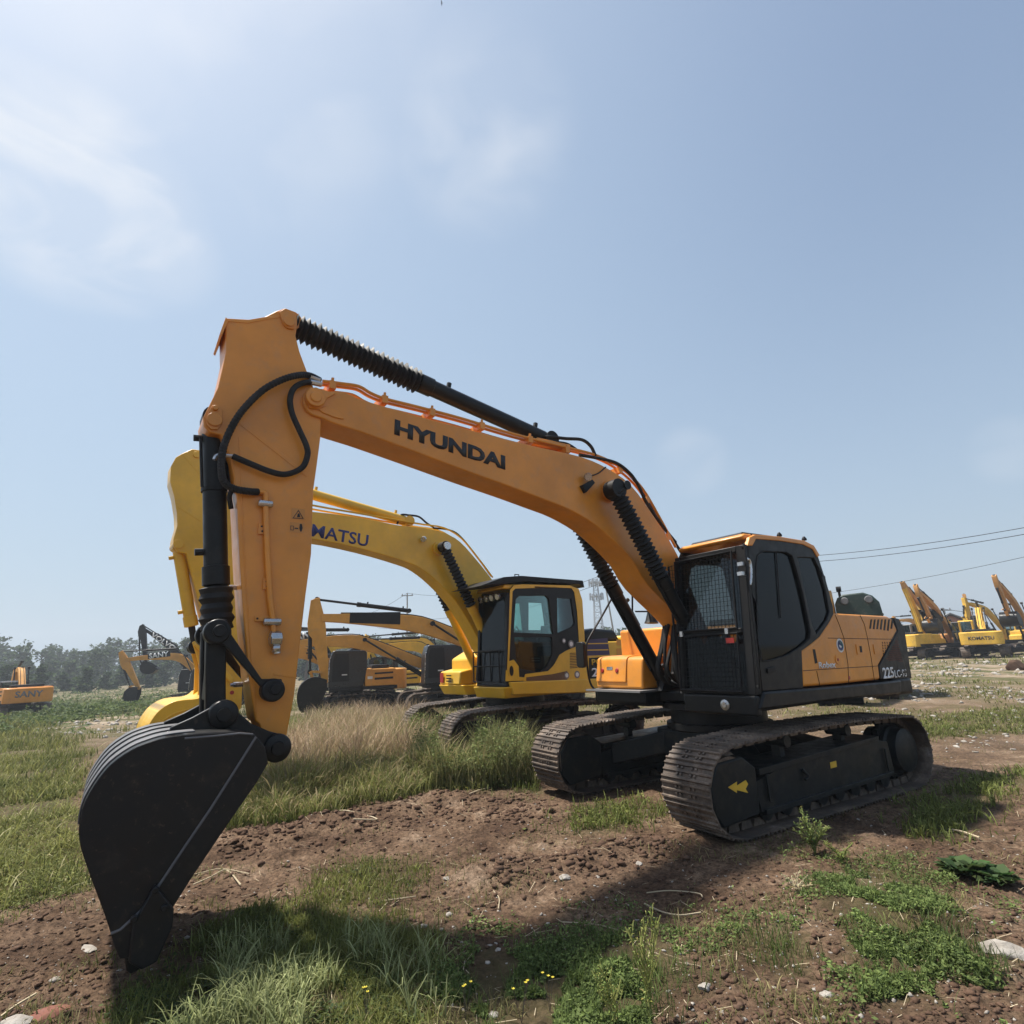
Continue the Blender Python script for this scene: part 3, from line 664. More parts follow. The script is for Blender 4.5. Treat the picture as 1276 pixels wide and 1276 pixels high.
m = MB().prism(roof, 1.30, 1.355); m.build('roof_rail', M['orange'], cb, 0, bevel=.008)
zt = F.pl(971, 670.5, 1.345)[1]; xf_ = .93
m = MB().prism([(.86, zt-.06), (.90, zt-.02), (.84, zt+.015), (.2, zt+.03), (-.5, zt-.02), (-.64, zt-.12), (-.56, zt-.13), (.2, zt-.05)], .38, 1.30); rf = m.build('cab_roof', M['orange'], cb, 0, bevel=.02)
m = MB().prism([(.80, zt+.02), (.76, zt+.055), (.05, zt+.062), (-.05, zt+.03)], .50, 1.22); m.build('roof_hatch', M['black'], rf, bevel=.01)
# front frame (plane through the two front posts) with its two windows
def fx(z): return .965+(2.86-z)*.095
zf0, zf1 = 1.265, 2.86
m = MB()
for y0, y1 in ((.37, .44), (1.24, 1.342)):
    m.prism([(fx(zf0), zf0), (fx(zf1), zf1), (fx(zf1)-.10, zf1), (fx(zf0)-.10, zf0)], y0, y1)
for z0, z1 in ((zf0, zf0+.05), (1.90, 1.955), (zf1-.07, zf1)):
    m.prism([(fx(z0), z0), (fx(z1), z1), (fx(z1)-.07, z1), (fx(z0)-.07, z0)], .44, 1.24)
m.build('front_frame', M['black'], cb, 0, bevel=.008)
for nm, z0, z1 in (('windscreen', 1.955, zf1-.07), ('lower_windscreen', zf0+.05, 1.90)):
    MB().prism([(fx(z0)-.03, z0), (fx(z1)-.03, z1), (fx(z1)-.036, z1), (fx(z0)-.036, z0)], .44, 1.24).build(nm, M['glass_smoke' if nm == 'windscreen' else 'glass_dark'], cb, 0, smooth=False)
# hinged mesh guards
def mesh_guard(z0, z1, y0, y1, off, name):
    g = MB(); h = lambda z: fx(z)+off
    bar(g, [(h(z0), y0, z0), (h(z1), y0, z1), (h(z1), y1, z1), (h(z0), y1, z0), (h(z0), y0, z0)], .015)
    o = g.build(name, M['black'], cb, 0); w = MB(); n = 17
    for i in range(1, n):
        y = y0+(y1-y0)*i/n; w.tube([(h(z0), y, z0), (h(z1), y, z1)], .0030, 4)
    n2 = int((z1-z0)/.047)
    for i in range(1, n2):
        z = z0+(z1-z0)*i/n2; w.tube([(h(z)+.006, y0, z), (h(z)+.006, y1, z)], .0030, 4)
    w.build('wire_mesh', M['black'], o, smooth=False); return o
g1 = mesh_guard(1.955, 2.80, .40, 1.20, .035, 'upper_guard'); g2 = mesh_guard(1.30, 1.90, .40, 1.20, .035, 'lower_guard')
m = MB()
for y in (.46, 1.08): m.box(fx(1.93)+.03, fx(1.93)+.06, y-.02, y+.02, 1.90, 1.96)
m.each('guard_latch', M['chrome'], cb, 0)
m = MB().prism([(fx(1.84)+.045, 1.80), (fx(1.84)+.05, 1.80), (fx(1.84)+.05, 1.855), (fx(1.84)+.045, 1.855)], 1.06, 1.16); m.build('sticker', M['red'], g2)
# boom-side guard panel standing off the inner post
g = MB(); bar(g, [(.86, .36, 1.35), (.84, .36, 2.80), (1.0, .29, 2.76), (1.04, .29, 1.4), (.86, .36, 1.35)], .014)
for i in range(1, 30): z = 1.4+(2.76-1.4)*i/30; g.tube([(.86, .355, z), (1.02, .29, z)], .0030, 4)
for i in range(1, 5): g.tube([(.85+.04*i, .36-.018*i, 1.38), (.84+.04*i, .36-.018*i, 2.78)], .0030, 4)
g.build('boom_side_guard', M['black'], cb, 0)
# inside the cab
m = MB(); seat(m, .10, .86, 1.50); m.box(-.1, .3, .65, 1.07, 1.30, 1.50); m.build('seat', M['seat'], cb, 0, bevel=.015)
m = MB().prism([(.58, 1.30), (.80, 1.30), (.84, 1.75), (.74, 1.9)], .55, .72); m.box(.4, .95, .42, .52, 1.3, 1.8); m.build('console', M['interior'], cb, 0)
m = MB(); bar(m, [(.62, .78, 1.30), (.58, .78, 1.72)], .014); bar(m, [(.72, .95, 1.30), (.68, .95, 1.70)], .014); m.each('lever', M['black'], cb, 0)
# handrail beside the door and hinge blocks
hp = lambda a, b, y=1.40: (F.pl(a, b, y)[0], y, F.pl(a, b, y)[1])
m = MB(); m.tube([hp(930, 697, 1.34), hp(931.5, 696.5), hp(934.5, 700), hp(936, 712), hp(935, 728), hp(933, 730, 1.34)], .015, 8, 3); m.build('grab_rail', M['chrome'], cb, 0)
m = MB(); m.tube([hp(925.5, 684, 1.36), hp(928, 683), hp(936, 760), hp(946, 850), hp(944, 855, 1.36)], .014, 8, 3); m.build('handrail', M['black'], cb, 0)
m = MB()
for a, b in ((925, 703), (925, 715)): x, y, z = hp(a, b, 1.36); m.box(x-.03, x+.05, 1.33, 1.39, z-.02, z+.02)
m.each('hinge', M['chrome'], cb, 0)
m = MB(); x, z = F.pl(961, 835, 1.35); m.prism([(x-.09, z-.02), (x+.08, z-.03), (x+.07, z+.02), (x-.07, z+.035)], 1.343, 1.360); m.build('door_handle', M['black'], cb, 0, bevel=.004)
m = MB()
for a, b in ((935, 668), (971, 666.5), (1002, 671.5)): x, z = F.pl(a, b, 1.28); m.lathe((x, 1.28, z-.02), (x, 1.28, z+.03), [(0, .03), (.02, .03), (.05, .012)], 10)
m.each('roof_bolt', M['black'], rf)
# --- boom
bt = [(405.6, 487), (425.7, 488), (440.8, 493), (452, 498), (520, 518), (575, 532.5), (632.4, 547.8), (679.4, 558.7), (726.5, 569.7), (757.8, 583.8), (786, 604), (814, 642), (844, 690.4)]
bb = [(402, 521), (415, 527), (440.8, 535.5), (460, 542), (520, 564), (585.4, 588.5), (640, 608), (679.4, 623), (710.8, 635.5), (742, 654), (767.2, 676.3), (789, 700), (808, 730)]
T_, B_ = F.tr(bt, .2), F.tr(bb, .2)
foot = (.13, 1.72)
T_ += [(.42, 2.35), (.22, 1.93)]; B_ += [(.62, 2.02), (.36, 1.60), (.12, 1.52)]
top = sm2(T_, 3)+[(.0, 1.86), (-.06, 1.72), (.0, 1.58)]; bot = sm2(B_, 3)
eye = F.tr([(389, 517), (381.5, 511), (377.5, 501), (378, 491), (384, 483.5), (394, 482)], .2)
outl = top+list(reversed(bot))+eye
m = MB().prism(outl, -.2, .2); bm_ = m.build('boom', M['orange'], H, SW, bevel=.012, seg=2)
rel = lambda o: o
# side-plate flange weld lips, pin bosses, reinforcement plate near the arm pin
m = MB(); Bx, Bz = F.pl(392, 497, .22)
m.prism([F.pl(a, b, .2) for a, b in ((380, 489), (386, 483.5), (400, 486), (418, 491), (407, 497), (403, 506), (397, 511), (384, 509))], .2, .222)
m.prism([F.pl(a, b, .2) for a, b in ((396, 510), (407, 506), (420, 510.5), (429, 520), (428, 523), (418, 521), (402, 515))], .2, .212)
m.each('boss_plate', M['orange'], bm_, bevel=.006)
m = MB(); m.cyl((Bx, -.26, Bz), (Bx, .262, Bz), .085, 24); m.cyl((Bx, .26, Bz), (Bx, .275, Bz), .05, 18); m.build('arm_pin', M['orange'], bm_, bevel=.008)
m = MB(); x, z = F.pl(766, 610, .3); m.cyl((x, .2, z), (x, .27, z), .13, 26); m.cyl((x, -.2, z), (x, -.27, z), .13, 26); m.each('ram_boss', M['orange'], bm_, bevel=.01)
cp = (x, z)
m = MB(); m.cyl((x, -.52, z), (x, .52, z), .055, 20); m.build('ram_pin', M['black'], bm_)
text_part('HYUNDAI', F, bm_, (491, 541.5), (629.5, 585.8), (492, 522.2), .2, M['black_letter'], bold=.05, name='lettering').rotation_euler.z = 0
# work lamp on the boom with its bracket and cable
m = MB(); x, z = F.pl(732, 594, .26)
m.lathe((x+.02, .30, z-.02), (x-.03, .23, z+.02), [(0, .042), (.05, .048), (.08, .03)], 16); m.build('boom_lamp', M['chrome'], bm_)
a, b = F.pl(729, 609, .2), F.pl(737, 600, .2)
m = MB().prism([F.pl(*q, .2) for q in ((722, 606), (735, 599), (738, 603), (727, 615))], .2, .25); m.tube([(x, .24, z), (F.pl(745, 590, .22)[0], .22, F.pl(745, 590, .22)[1]), (F.pl(755, 582, .21)[0], .21, F.pl(755, 582, .21)[1])], .008, 6, 4); m.build('lamp_bracket', M['black'], bm_)
# steel oil lines along the top of the boom, with clamps
def top_at(px, py, y, dz=0.): q = F.pl(px, py, y); return (q[0], y, q[1]+dz)
lines = [(402, 475), (425, 478), (447, 481.5), (462, 490), (480, 497), (520, 507), (575, 521.5), (640, 541), (700, 556), (745, 568), (775, 584), (800, 608), (822, 645), (842, 682)]
for j, yy in enumerate((.15, .09, -.03, -.12)):
    m = MB(); m.tube([(x, yy, z) for x, y_, z in [top_at(a, b, .15, -.006*j) for a, b in lines]], .017, 8, 4); m.build('oil_line', M['orange'], bm_)
m = MB()
for a, b in ((414, 479), (479, 497), (538, 513), (600, 530), (660, 547), (706, 560), (772, 585), (806, 622), (832, 668)):
    x, _, z = top_at(a, b, .15); m.box(x-.03, x+.03, -.15, .175, z-.05, z+.028); m.cyl((x, .16, z+.02), (x, .16, z+.06), .014, 8)
m.each('pipe_clamp', M['orange'], bm_)
m = MB(); m.box(F.pl(690, 560, .1)[0]-.25, F.pl(690, 560, .1)[0]+.25, -.07, .12, F.pl(690, 556, .1)[1], F.pl(690, 556, .1)[1]+.06); m.build('manifold', M['orange'], bm_, bevel=.01)
# rubber hoses over the knee of the boom
def hose(name, pts, r, par, mat='rubber', rot=0, rib=0, sm=7):
    MB().tube([(F.pl(a, b, y)[0], y, F.pl(a, b, y)[1]) for a, b, y in pts], r, 10, sm, rib).build(name, M[mat], par, rot, ang=25 if rib else 60)
hose('hose', [(679, 545, .1), (686, 544.5, .1), (705, 546.5, .12), (725, 548, .14), (736, 556, .15), (742, 568, .15)], .021, bm_)
hose('hose', [(690, 551, .0), (705, 553, .02), (716, 559, .05), (722, 565, .08)], .021, bm_)
hose('hose', [(722, 567, .15), (745, 571, .17), (768, 577, .18), (785, 590, .18), (796, 606, .18), (806, 627, .17), (826, 656, .15), (842, 676, .12)], .021, bm_)
hose('hose', [(742, 570, -.05), (770, 580, -.05), (792, 600, -.05), (812, 634, -.05), (838, 672, -.08), (850, 690, -.08)], .021, bm_)
# --- arm
al = [(280.7, 397), (310, 399), (330, 394.5), (344, 387.5), (354, 384), (363.5, 387), (369.5, 394), (370.5, 405), (368.5, 418), (373.5, 438), (384, 466), (393, 488), (400.6, 521), (399.4, 545.5), (395, 580), (390.6, 611), (388, 690), (380.6, 745), (373, 810.5), (366.8, 865.7), (357, 918), (352, 938), (343, 943), (334, 940), (323, 902), (318, 898), (310, 843), (304, 775), (299, 700), (295.3, 621), (287.8, 572), (275.5, 542), (261, 539), (254, 531), (253, 520), (260, 506.7), (271.5, 483), (278, 455), (281.5, 438)]
ap = F.tr(al, .17)
m = MB().prism(ap, -.17, .17); ar = m.build('arm', M['orange'], H, SW, bevel=.010)
# raised doubler plates, front flange lip, pins
m = MB(); m.prism(F.tr([(280.7, 397), (273.5, 417), (276, 419.5), (284, 401)], .17), -.20, .20)
m.prism([F.pl(a, b, .17) for a, b in ((281, 397), (284, 401), (309, 403), (338, 397.5), (349, 396), (350, 392), (310, 398.6))], .17, .176)
m.prism([F.pl(a, b, .17) for a, b in ((347.5, 390), (355, 385.5), (363, 388.5), (369, 396), (369.5, 405), (366, 411), (358, 410), (352, 404))], .17, .19)
m.prism([F.pl(a, b, .17) for a, b in ((264, 506), (272, 506), (276.5, 512), (277, 528), (271, 536), (263, 536), (257, 530), (256, 520))], .17, .19)
m.prism([F.pl(a, b, .17) for a, b in ((296, 527), (382, 594.5), (384, 591), (299, 523.5))], .17, .175)
m.prism([F.pl(a, b, .17) for a, b in ((341, 841), (369, 845), (369.5, 841.5), (341, 838))], .17, .174)
for k in range(3): m.prism([F.pl(a+k*0, b, .17) for a, b in ((297, 545), (300.6, 621), (304, 700), (309, 775), (314, 843), (320, 895), (321.5, 894), (315.5, 843), (310.5, 775), (305.5, 700), (302, 621), (298.6, 545))], .17, .1745) if k == 0 else None
m.each('doubler_plate', M['orange'], ar, bevel=.003)
m = MB(); D_ = F.pl(359.5, 402, .17); Bk = F.pl(267, 524, .17)
for (x, z), r in ((D_, .05), (Bk, .058)): m.cyl((x, -.2, z), (x, .205, z), r, 20)
bx_, bz_ = F.pl(268, 510, .17); m.cyl((bx_, .17, bz_), (bx_, .215, bz_), .022, 10); m.each('pin', M['orange'], ar, bevel=.005)
# pipe down the arm with brackets and valve
pp = [(331, 614), (331, 633), (333, 690), (336, 740), (340, 775)]
m = MB(); m.tube([(F.pl(a, b, .2)[0], .205, F.pl(a, b, .2)[1]) for a, b in pp], .022, 10); m.tube([(F.pl(a, b, .2)[0], .205, F.pl(a, b, .2)[1]) for a, b in ((322, 613), (330, 614), (331.5, 622))], .022, 10, 3); m.tube([(F.pl(a, b, .2)[0], .205, F.pl(a, b, .2)[1]) for a, b in ((340, 778), (341.5, 795))], .020, 8)
m.build('oil_line', M['orange'], ar)
m = MB()
for a, b in ((326, 659.5), (332, 728)): x, z = F.pl(a, b, .17); m.box(x-.028, x+.028, .17, .19, z-.045, z+.045)
x0, z0 = F.pl(317, 771, .17); x1, z1 = F.pl(337, 770, .17); m.box(x1, x0, .17, .19, z0-.022, z0+.022); m.each('bracket', M['orange'], ar, bevel=.003)
m = MB()
for a, b in ((325.5, 656.5), (326, 662.5), (331.5, 725), (332, 731), (320, 771)): x, z = F.pl(a, b, .17); m.cyl((x, .188, z), (x, .195, z), .008, 8)
m.each('bracket_hole', M['black'], ar)
m = MB()
for a, b, w_, h_ in ((330.5, 628, .055, .03), (339, 775, .065, .03), (343, 796, .045, .06), (343.5, 808, .028, .04)):
    x, z = F.pl(a, b, .2); m.lathe((x+w_, .21, z), (x-w_, .21, z), [(0, h_*.8), (.01, h_), (2*w_-.01, h_), (2*w_, h_*.8)], 8)
m.cyl((F.pl(343.5, 800, .2)[0], .21, F.pl(343.5, 800, .2)[1]), (F.pl(344.5, 815, .2)[0], .21, F.pl(344.5, 815, .2)[1]), .03, 10)
m.each('shut_off_valve', M['chrome'], ar, bevel=.004)
# warning decals: triangle sign and keep-clear sign
def dec(pts, nm, mat, y): MB().prism(F.tr(pts, .17), y, y+.002).build(nm, M[mat], ar, smooth=False)
M['decal_base'] = paint('pale orange decal', (.62, .27, .06), .4, .05)
dec([(363.5, 633), (380, 634.5), (379.5, 648), (363, 646.5)], 'warning_decal', 'decal_base', .1705); dec([(361.5, 650.5), (379.5, 652), (378.5, 664.5), (361, 663)], 'warning_decal', 'decal_base', .1705)
tri_ = F.tr([(371.8, 635.5), (378.3, 646.5), (364.3, 646)], .17); MB().holes(tri_, [inset(tri_, .011)], .1728, .1742).build('warning_triangle', M['black_letter'], ar, smooth=False)
dec([(371, 640), (373, 640), (374, 644.5), (370, 644.5)], 'warning_triangle', 'black_letter', .1728)
dec([(373.5, 653), (376, 653), (377, 658), (375.5, 662.5), (374, 662.5), (372.8, 658)], 'warning_figure', 'black_letter', .1728); dec([(367, 657.5), (371.5, 658), (371.5, 659.5), (367, 659)], 'warning_figure', 'black_letter', .1728)
o_ = F.tr([(361.8, 655), (366, 655.3), (366, 661), (361.8, 660.6)], .17); MB().holes(o_, [inset(o_, .006)], .1728, .1742).build('warning_figure', M['black_letter'], ar, smooth=False)
m = MB()
for a, b in ((296, 731), (301, 853)): x, z = F.pl(a, b, 0); m.cyl((x-.02, -.06, z), (x+.05, -.06, z), .02, 8); m.cyl((x+.05, -.06, z), (x+.07, -.06, z), .012, 8)
m.each('grease_fitting', M['chrome'], ar)
# flexible hoses looping beside the arm joint
hose('hose', [(399, 474, .16), (386, 468, .20), (372, 467.5, .25), (352, 473, .27), (328, 486, .27), (305, 508, .27), (290, 530, .26), (279, 556, .25), (276, 580, .25), (279, 600, .25), (292, 609, .24), (312, 612.5, .23), (322, 613, .21)], .026, ar, 'rubber', 0, .16, 12)
hose('hose', [(397, 477.5, .15), (381, 476.5, .22), (367, 483, .24), (361.5, 497, .25), (364, 515, .25), (374, 538, .25), (382, 556, .25), (383, 568, .25), (376, 583, .25), (356, 591, .25), (335, 587, .25), (310, 577, .24), (290, 568.5, .22)], .025, ar)
hose('hose', [(292, 606, .05), (286, 618, .08), (288, 634, .05)], .02, ar); hose('hose', [(284, 570, .0), (284, 590, .0), (288, 612, .0)], .02, ar)
m = MB(); m.tube([(F.pl(a, b, .22)[0], .22, F.pl(a, b, .22)[1]) for a, b in ((290, 568.5), (276, 567), (270, 568), (267, 573))], .015, 8, 4); 
for a, b, c_, d_ in ((386, 469, 398, 474), (386, 476, 400, 479), (306, 612, 320, 613)): m.cyl((F.pl(a, b, .2)[0], .2, F.pl(a, b, .2)[1]), (F.pl(c_, d_, .17)[0], .17, F.pl(c_, d_, .17)[1]), .026, 8)
m.each('hose_fitting', M['chrome'], ar)
# --- rams
p0, p1 = F.pl(683, 549, 0), F.pl(361, 404, 0)
ram('arm_ram', H, F, p0, p1, 0, .088, .565, 'charcoal', boot=.125, n_rib=24, rodmat='orange')
p1, p0 = F.pl(270.5, 790, 0), F.pl(266, 524, 0)
ram('bucket_ram', H, F, p0, p1, 0, .088, .79, 'charcoal', boot=.118, n_rib=4, rodmat='black', soft=.9)
m = MB(); a, b = F.pl(264, 548, .1), F.pl(266, 608, .1); m.tube([(a[0]+.08, .09, a[1]), (b[0]+.08, .09, b[1])], .012, 6)
c_, d_ = F.pl(267, 609, .0), F.pl(267, 613, .0); m.lathe((c_[0], 0, c_[1]), (d_[0], 0, d_[1]), [(0, .098), (.03, .098)], 20); m.build('ram_strap', M['black'], H, SW)
p1 = F.pl(766, 610, .42); p0 = F.pl(848, 858, .42)
for yy in (.42, -.42): ram('boom_ram', H, F, (.50, 1.33), p1, yy, .082, .56, 'charcoal', boot=.105, n_rib=20, rod_end=.115, rodmat='black')
for yy in (.42, -.42):
    m = MB(); q0 = Vector((.62, yy-.0, 1.5)); q1 = Vector((p1[0]*.62+.50*.38+.10, yy, p1[1]*.60+1.33*.40)); m.tube([q0+Vector((.10, 0, 0)), q0+(q1-q0)*.4+Vector((.06, 0, 0)), q1], .016, 8); m.build('ram_oil_line', M['black'], H, SW)
# boom foot brackets and the bundle of hoses between them
m = MB()
for y0, y1 in ((-.36, -.27), (.27, .36)): m.prism([(-.35, 1.24), (.72, 1.24), (.62, 1.42), (.42, 1.46), (.30, 1.84), (.08, 1.92), (-.1, 1.80)], y0, y1)
m.cyl((.13, -.40, 1.72), (.13, .40, 1.72), .07, 18); m.cyl((.50, -.50, 1.33), (.50, .50, 1.33), .06, 16); m.each('boom_bracket', M['charcoal'], H, SW, bevel=.01)
for j in range(7):
    y = -.24+j*.07; hs = MB().tube([(.30, y, 1.30), (.62+.04*(j % 3), y-.02, 1.34), (.80+.05*(j % 2), y, 1.52), (.72+.03*(j % 3), y*.8, 1.85), (.60, y*.7, 2.25)], .022, 8, 5); hs.build('hose', M['rubber'], H, SW)
# right-hand rail with mirror, left at y = -1.42
def hq(a, b, y): q = F.pl(a, b, y); return (q[0], y, q[1])
m = MB(); Y = -1.40
m.tube([hq(765, 741, Y+.1), hq(750, 768, Y), hq(737, 790, Y), hq(731, 803, Y), hq(731, 820, Y), hq(734, 845, Y), hq(740, 858, Y), hq(752, 860, Y+.1)], .015, 8, 3)
m.tube([hq(788, 729, -1.2), hq(788, 762, -1.2), hq(797, 779, -1.2)], .014, 8); m.tube([hq(792, 762, -1.1), hq(809, 762, -1.1)], .013, 6)
m.build('handrail', M['black'], H, SW)
m = MB(); m.lathe(hq(811, 757, -1.1), hq(812, 783, -1.1), [(0, .03), (.04, .05), (.2, .09), (.24, .11)], 14); m.build('exhaust_mirror_stand', M['black'], H, SW)
x, y, z = hq(727, 815, Y); m = MB().prism(rounded(y-.09, z-.19, y+.09, z+.17, .05), 0, 0); 
m = MB(); pr = rounded(y-.10, z-.19, y+.07, z+.17, .05); n = len(pr)
m.add([(x, a, b) for a, b in pr]+[(x+.06, a, b) for a, b in pr], [tuple(range(n)), tuple(range(2*n-1, n-1, -1))]+[(i, (i+1) % n, n+(i+1) % n, n+i) for i in range(n)])
mi = m.build('mirror', M['black'], H, SW, bevel=.01); m = MB(); pr = rounded(y-.085, z-.17, y+.055, z+.15, .04)
m.add([(x-.003, a, b) for a, b in pr], [tuple(range(n))]); m.build('mirror_glass', M['chrome'], mi, smooth=False)
# --- linkage and bucket
L1, L2, A1 = F.pl(271, 787, .28), F.pl(284, 887, .28), F.pl(340, 860, .28)
m = MB()
for s in (-1, 1):
    y0, y1 = sorted((s*.235, s*.285)); o = F.tr([(258, 776), (271, 771), (283, 772), (288, 790), (326, 846), (351, 846), (353, 858), (348, 869), (338, 873), (329, 868), (327, 858), (280, 804), (262, 801), (257, 790)], .28)
    m.prism(o, y0, y1); m.lathe((A1[0], s*.20, A1[1]), (A1[0], s*.31, A1[1]), [(0, .085), (.10, .085), (.11, .075)], 24); m.lathe((L1[0], s*.20, L1[1]), (L1[0], s*.30, L1[1]), [(0, .092), (.09, .092), (.10, .08)], 24)
m.build('side_link', M['charcoal'], H, SW, bevel=.012, seg=3)
L1, L2 = F.pl(271, 787, .2), F.pl(284, 890, .2)
lk = MB().prism(F.tr([(257, 785), (270, 776), (283, 788), (281.5, 850), (282, 895), (268, 905), (256, 900), (256, 840)], .19), .10, .195); lk.prism(F.tr([(257, 785), (270, 776), (283, 788), (281.5, 850), (282, 895), (268, 905), (256, 900), (256, 840)], .19), -.195, -.10)
z0, z1 = L1[1]-.12, L2[1]+.10; x0 = F.pl(269, 845, .19)[0]; lk.box(x0-.05, x0+.05, -.10, .10, z1, z0); lk.build('bucket_link', M['charcoal'], H, SW, bevel=.012)
m = MB(); m.cyl((L1[0], -.325, L1[1]), (L1[0], .325, L1[1]), .045, 18); pA = F.pl(342, 859, .28); m.cyl((pA[0], -.33, pA[1]), (pA[0], .33, pA[1]), .04, 18); m.each('link_pin', M['charcoal'], H, SW, bevel=.006)
YB = .62
shellp = [(318, 916), (300, 912.5), (268, 913), (235, 915), (206, 919), (185, 925), (164, 934), (137.4, 953), (117, 979), (102, 1009), (98.5, 1044.6), (109, 1082), (122, 1117), (131.5, 1143), (138, 1163), (143, 1180), (150, 1195)]
sp_ = sm2(F.tr(shellp, YB), 3)
m = MB(); m.sheet(sp_, -YB, YB, .026, -1); bk = m.build('bucket', M['bucket'], H, SW, weld=True, ang=30)
edge = F.tr([(334, 951), (320, 975), (275, 1040), (240, 1092), (216, 1130), (190, 1172)], YB)
plate = sp_+[F.pl(172, 1192, YB)]+list(reversed(edge))+F.tr([(330, 930)], YB)
m = MB().prism(plate, YB-.025, YB+.004); m.prism(plate, -YB-.004, -YB+.025)
m.each('side_plate', M['bucket'], bk, bevel=.006)
# weld ridge, lip strip and side cutter, seen as slightly raised steel on both sides
for s in (-1, 1):
    m = MB(); yy = YB+.004
    for pts, w_ in ((((319, 918), (290, 964), (262, 1008), (230, 1055), (200, 1100), (175, 1135), (150, 1158), (138, 1163)), .009), (((315, 915), (298, 914), (268, 917), (230, 920)), .007)):
        m.tube([(F.pl(a, b, YB)[0], s*yy, F.pl(a, b, YB)[1]) for a, b in pts], w_, 6)
    m.build('weld_ridge', M['strip'], bk)
    m = MB(); y0, y1 = sorted((s*(YB+.004), s*(YB+.045)))
    m.prism(F.tr([(193, 1100), (216, 1130), (214, 1152), (195, 1195), (176, 1205), (160, 1196), (165, 1150)], YB), y0, y1)
    for a, b in ((193, 1106), (204, 1128), (167, 1141)): x, z = F.pl(a, b, YB); m.cyl((x, s*(YB+.04), z), (x, s*(YB+.065), z), .022, 8)
    m.build('side_cutter', M['bucket'], bk, bevel=.008)
# wear strips along the back
for yy in (-.44, -.15, .15, .44):
    m = MB(); m.sheet([(x, z) for x, z in sp_[8:30]], yy-.07, yy+.07, .011, 1); m.build('wear_strip', M['strip'], bk, weld=True, bevel=.004)
tipx, tipz = F.pl(164, 1216, YB); lx, lz = F.pl(165, 1172, YB)
lp = F.tr([(150, 1160), (182, 1160), (178, 1195), (156, 1198)], YB); m = MB().prism(lp, -YB, YB); m.build('lip_plate', M['bucket'], bk, bevel=.006)
for i in range(5):
    m = MB(); y = -YB+.11+(2*YB-.22)*i/4; a = F.tr([(152, 1168), (184, 1166), (176, 1212), (163, 1219), (157, 1214)], YB)
    k = len(m.v); m.prism(a, y-.065, y+.065)
    m.build('tooth', M['bucket'], bk, bevel=.01)
# ears carrying the pins
m = MB(); ear = [(209, 915), (213, 906), (240, 894), (262, 882), (270, 876.5), (280, 875.5), (292, 883), (313, 901.5), (335, 911), (350, 915), (357, 923), (358, 931), (353, 942), (340, 949.5), (330, 948), (318, 940), (300, 925), (260, 918)]
for s in (-1, 1):
    y0, y1 = sorted((s*.255, s*.30)); m.prism(F.tr(ear, .30), y0, y1)
    for q in ((278, 890), (345, 932)):
        x, z = F.pl(*q, .30); m.lathe((x, s*.25, z), (x, s*.335, z), [(0, .10), (.075, .10), (.085, .085)], 26); m.lathe((x, s*.33, z), (x, s*.35, z), [(0, .05), (.015, .05), (.02, .04)], 18)
m.each('ear', M['bucket'], bk, bevel=.008)
m = MB()
for q in ((278, 890), (345, 932)):
    x, z = F.pl(*q, .30); m.cyl((x, -.36, z), (x, .36, z), .045, 18)
m.each('bucket_pin', M['charcoal'], bk)
# ------------------------------------------------------------------ the yellow excavator behind
G = Frame(-.096, 12.287, 3.608, .192)
K = empty('excavator', (G.b[0], G.b[1], 0), G.hd)
tag(K, 'yellow excavator with blue boom lettering and black sun visor, parked behind the orange excavator', 'excavator')
SG = G.sw
crawler(K, 1.195, 1, fmat='black'); crawler(K, -1.195, -1, fmat='black'); carbody(K, 'black')
def gq(a, b, y): q = G.pl(a, b, y); return (q[0], y, q[1])
# deck
dk = [(1.30, 1.40), (1.30, .42), (.7, .36), (.7, -.38), (1.0, -.42), (1.05, -1.30), (-2.1, -1.35), (-2.1, 1.38)]
m = MB().prismz(dk, 1.10, 1.235)
k = len(dk)
for i in range(k): x, y, z = m.v[i]; m.v[i] = (x*.93, y*.93, z-.06)
dkk = m.build('deck', M['yellow'], K, SG, bevel=.02, seg=3)
m = MB().prism(G.tr([(640, 866), (737, 863), (800, 858), (800, 843), (734, 846), (636, 850)], 1.40), 1.30, 1.40); m.build('side_skirt', M['yellow'], K, SG, bevel=.02)
m = MB().prismz(cw(2.80)+Ci, 1.08, 2.10); m.build('counterweight', M['yellow'], K, SG, bevel=.07, seg=4)
m = MB().prism([(-.70, 1.235), (-.70, 1.98), (-2.02, 1.98), (-2.02, 1.235)], -1.34, 1.345); eb = m.build('side_body', M['yellow'], K, SG, bevel=.03)
def kp(pts, nm, mat, y=1.3455, t=.003): return MB().prism(G.tr(pts, 1.35), y, y+t).build(nm, M[mat], eb, 0, smooth=False)
kp([(732, 797), (757, 795), (760, 816), (732, 817)], 'decal_band', 'purple')
for y0 in (801.5, 809.5): kp([(732, y0), (758, y0-.5), (758, y0+.8), (732, y0+1.3)], 'decal_line', 'yellow', 1.349)
kp([(734, 820), (762, 818), (762, 845), (734, 847)], 'number_panel', 'black')
text_part('PC', G, K, (737.5, 829), (749.5, 828), (737, 821.5), 1.349, M['yellow_decal'], bold=.02)
text_part('210', G, K, (737.5, 843.5), (762, 842), (737, 832.5), 1.349, M['white_letter'], bold=.02)
for (a, b, c_, d_) in ((768, 797, 786, 804), (768, 808, 784, 816)):
    kp([(a, b), (c_, b-.5), (c_-1, d_), (a+1, d_+.3)], 'louvre', 'ochre')
m = MB()
for i in range(6): z = 1.99; m.prism([(-.9-i*.12, z+.19), (-.95-i*.12, z+.20), (-.97-i*.12, z+.18)], .2, 1.0)
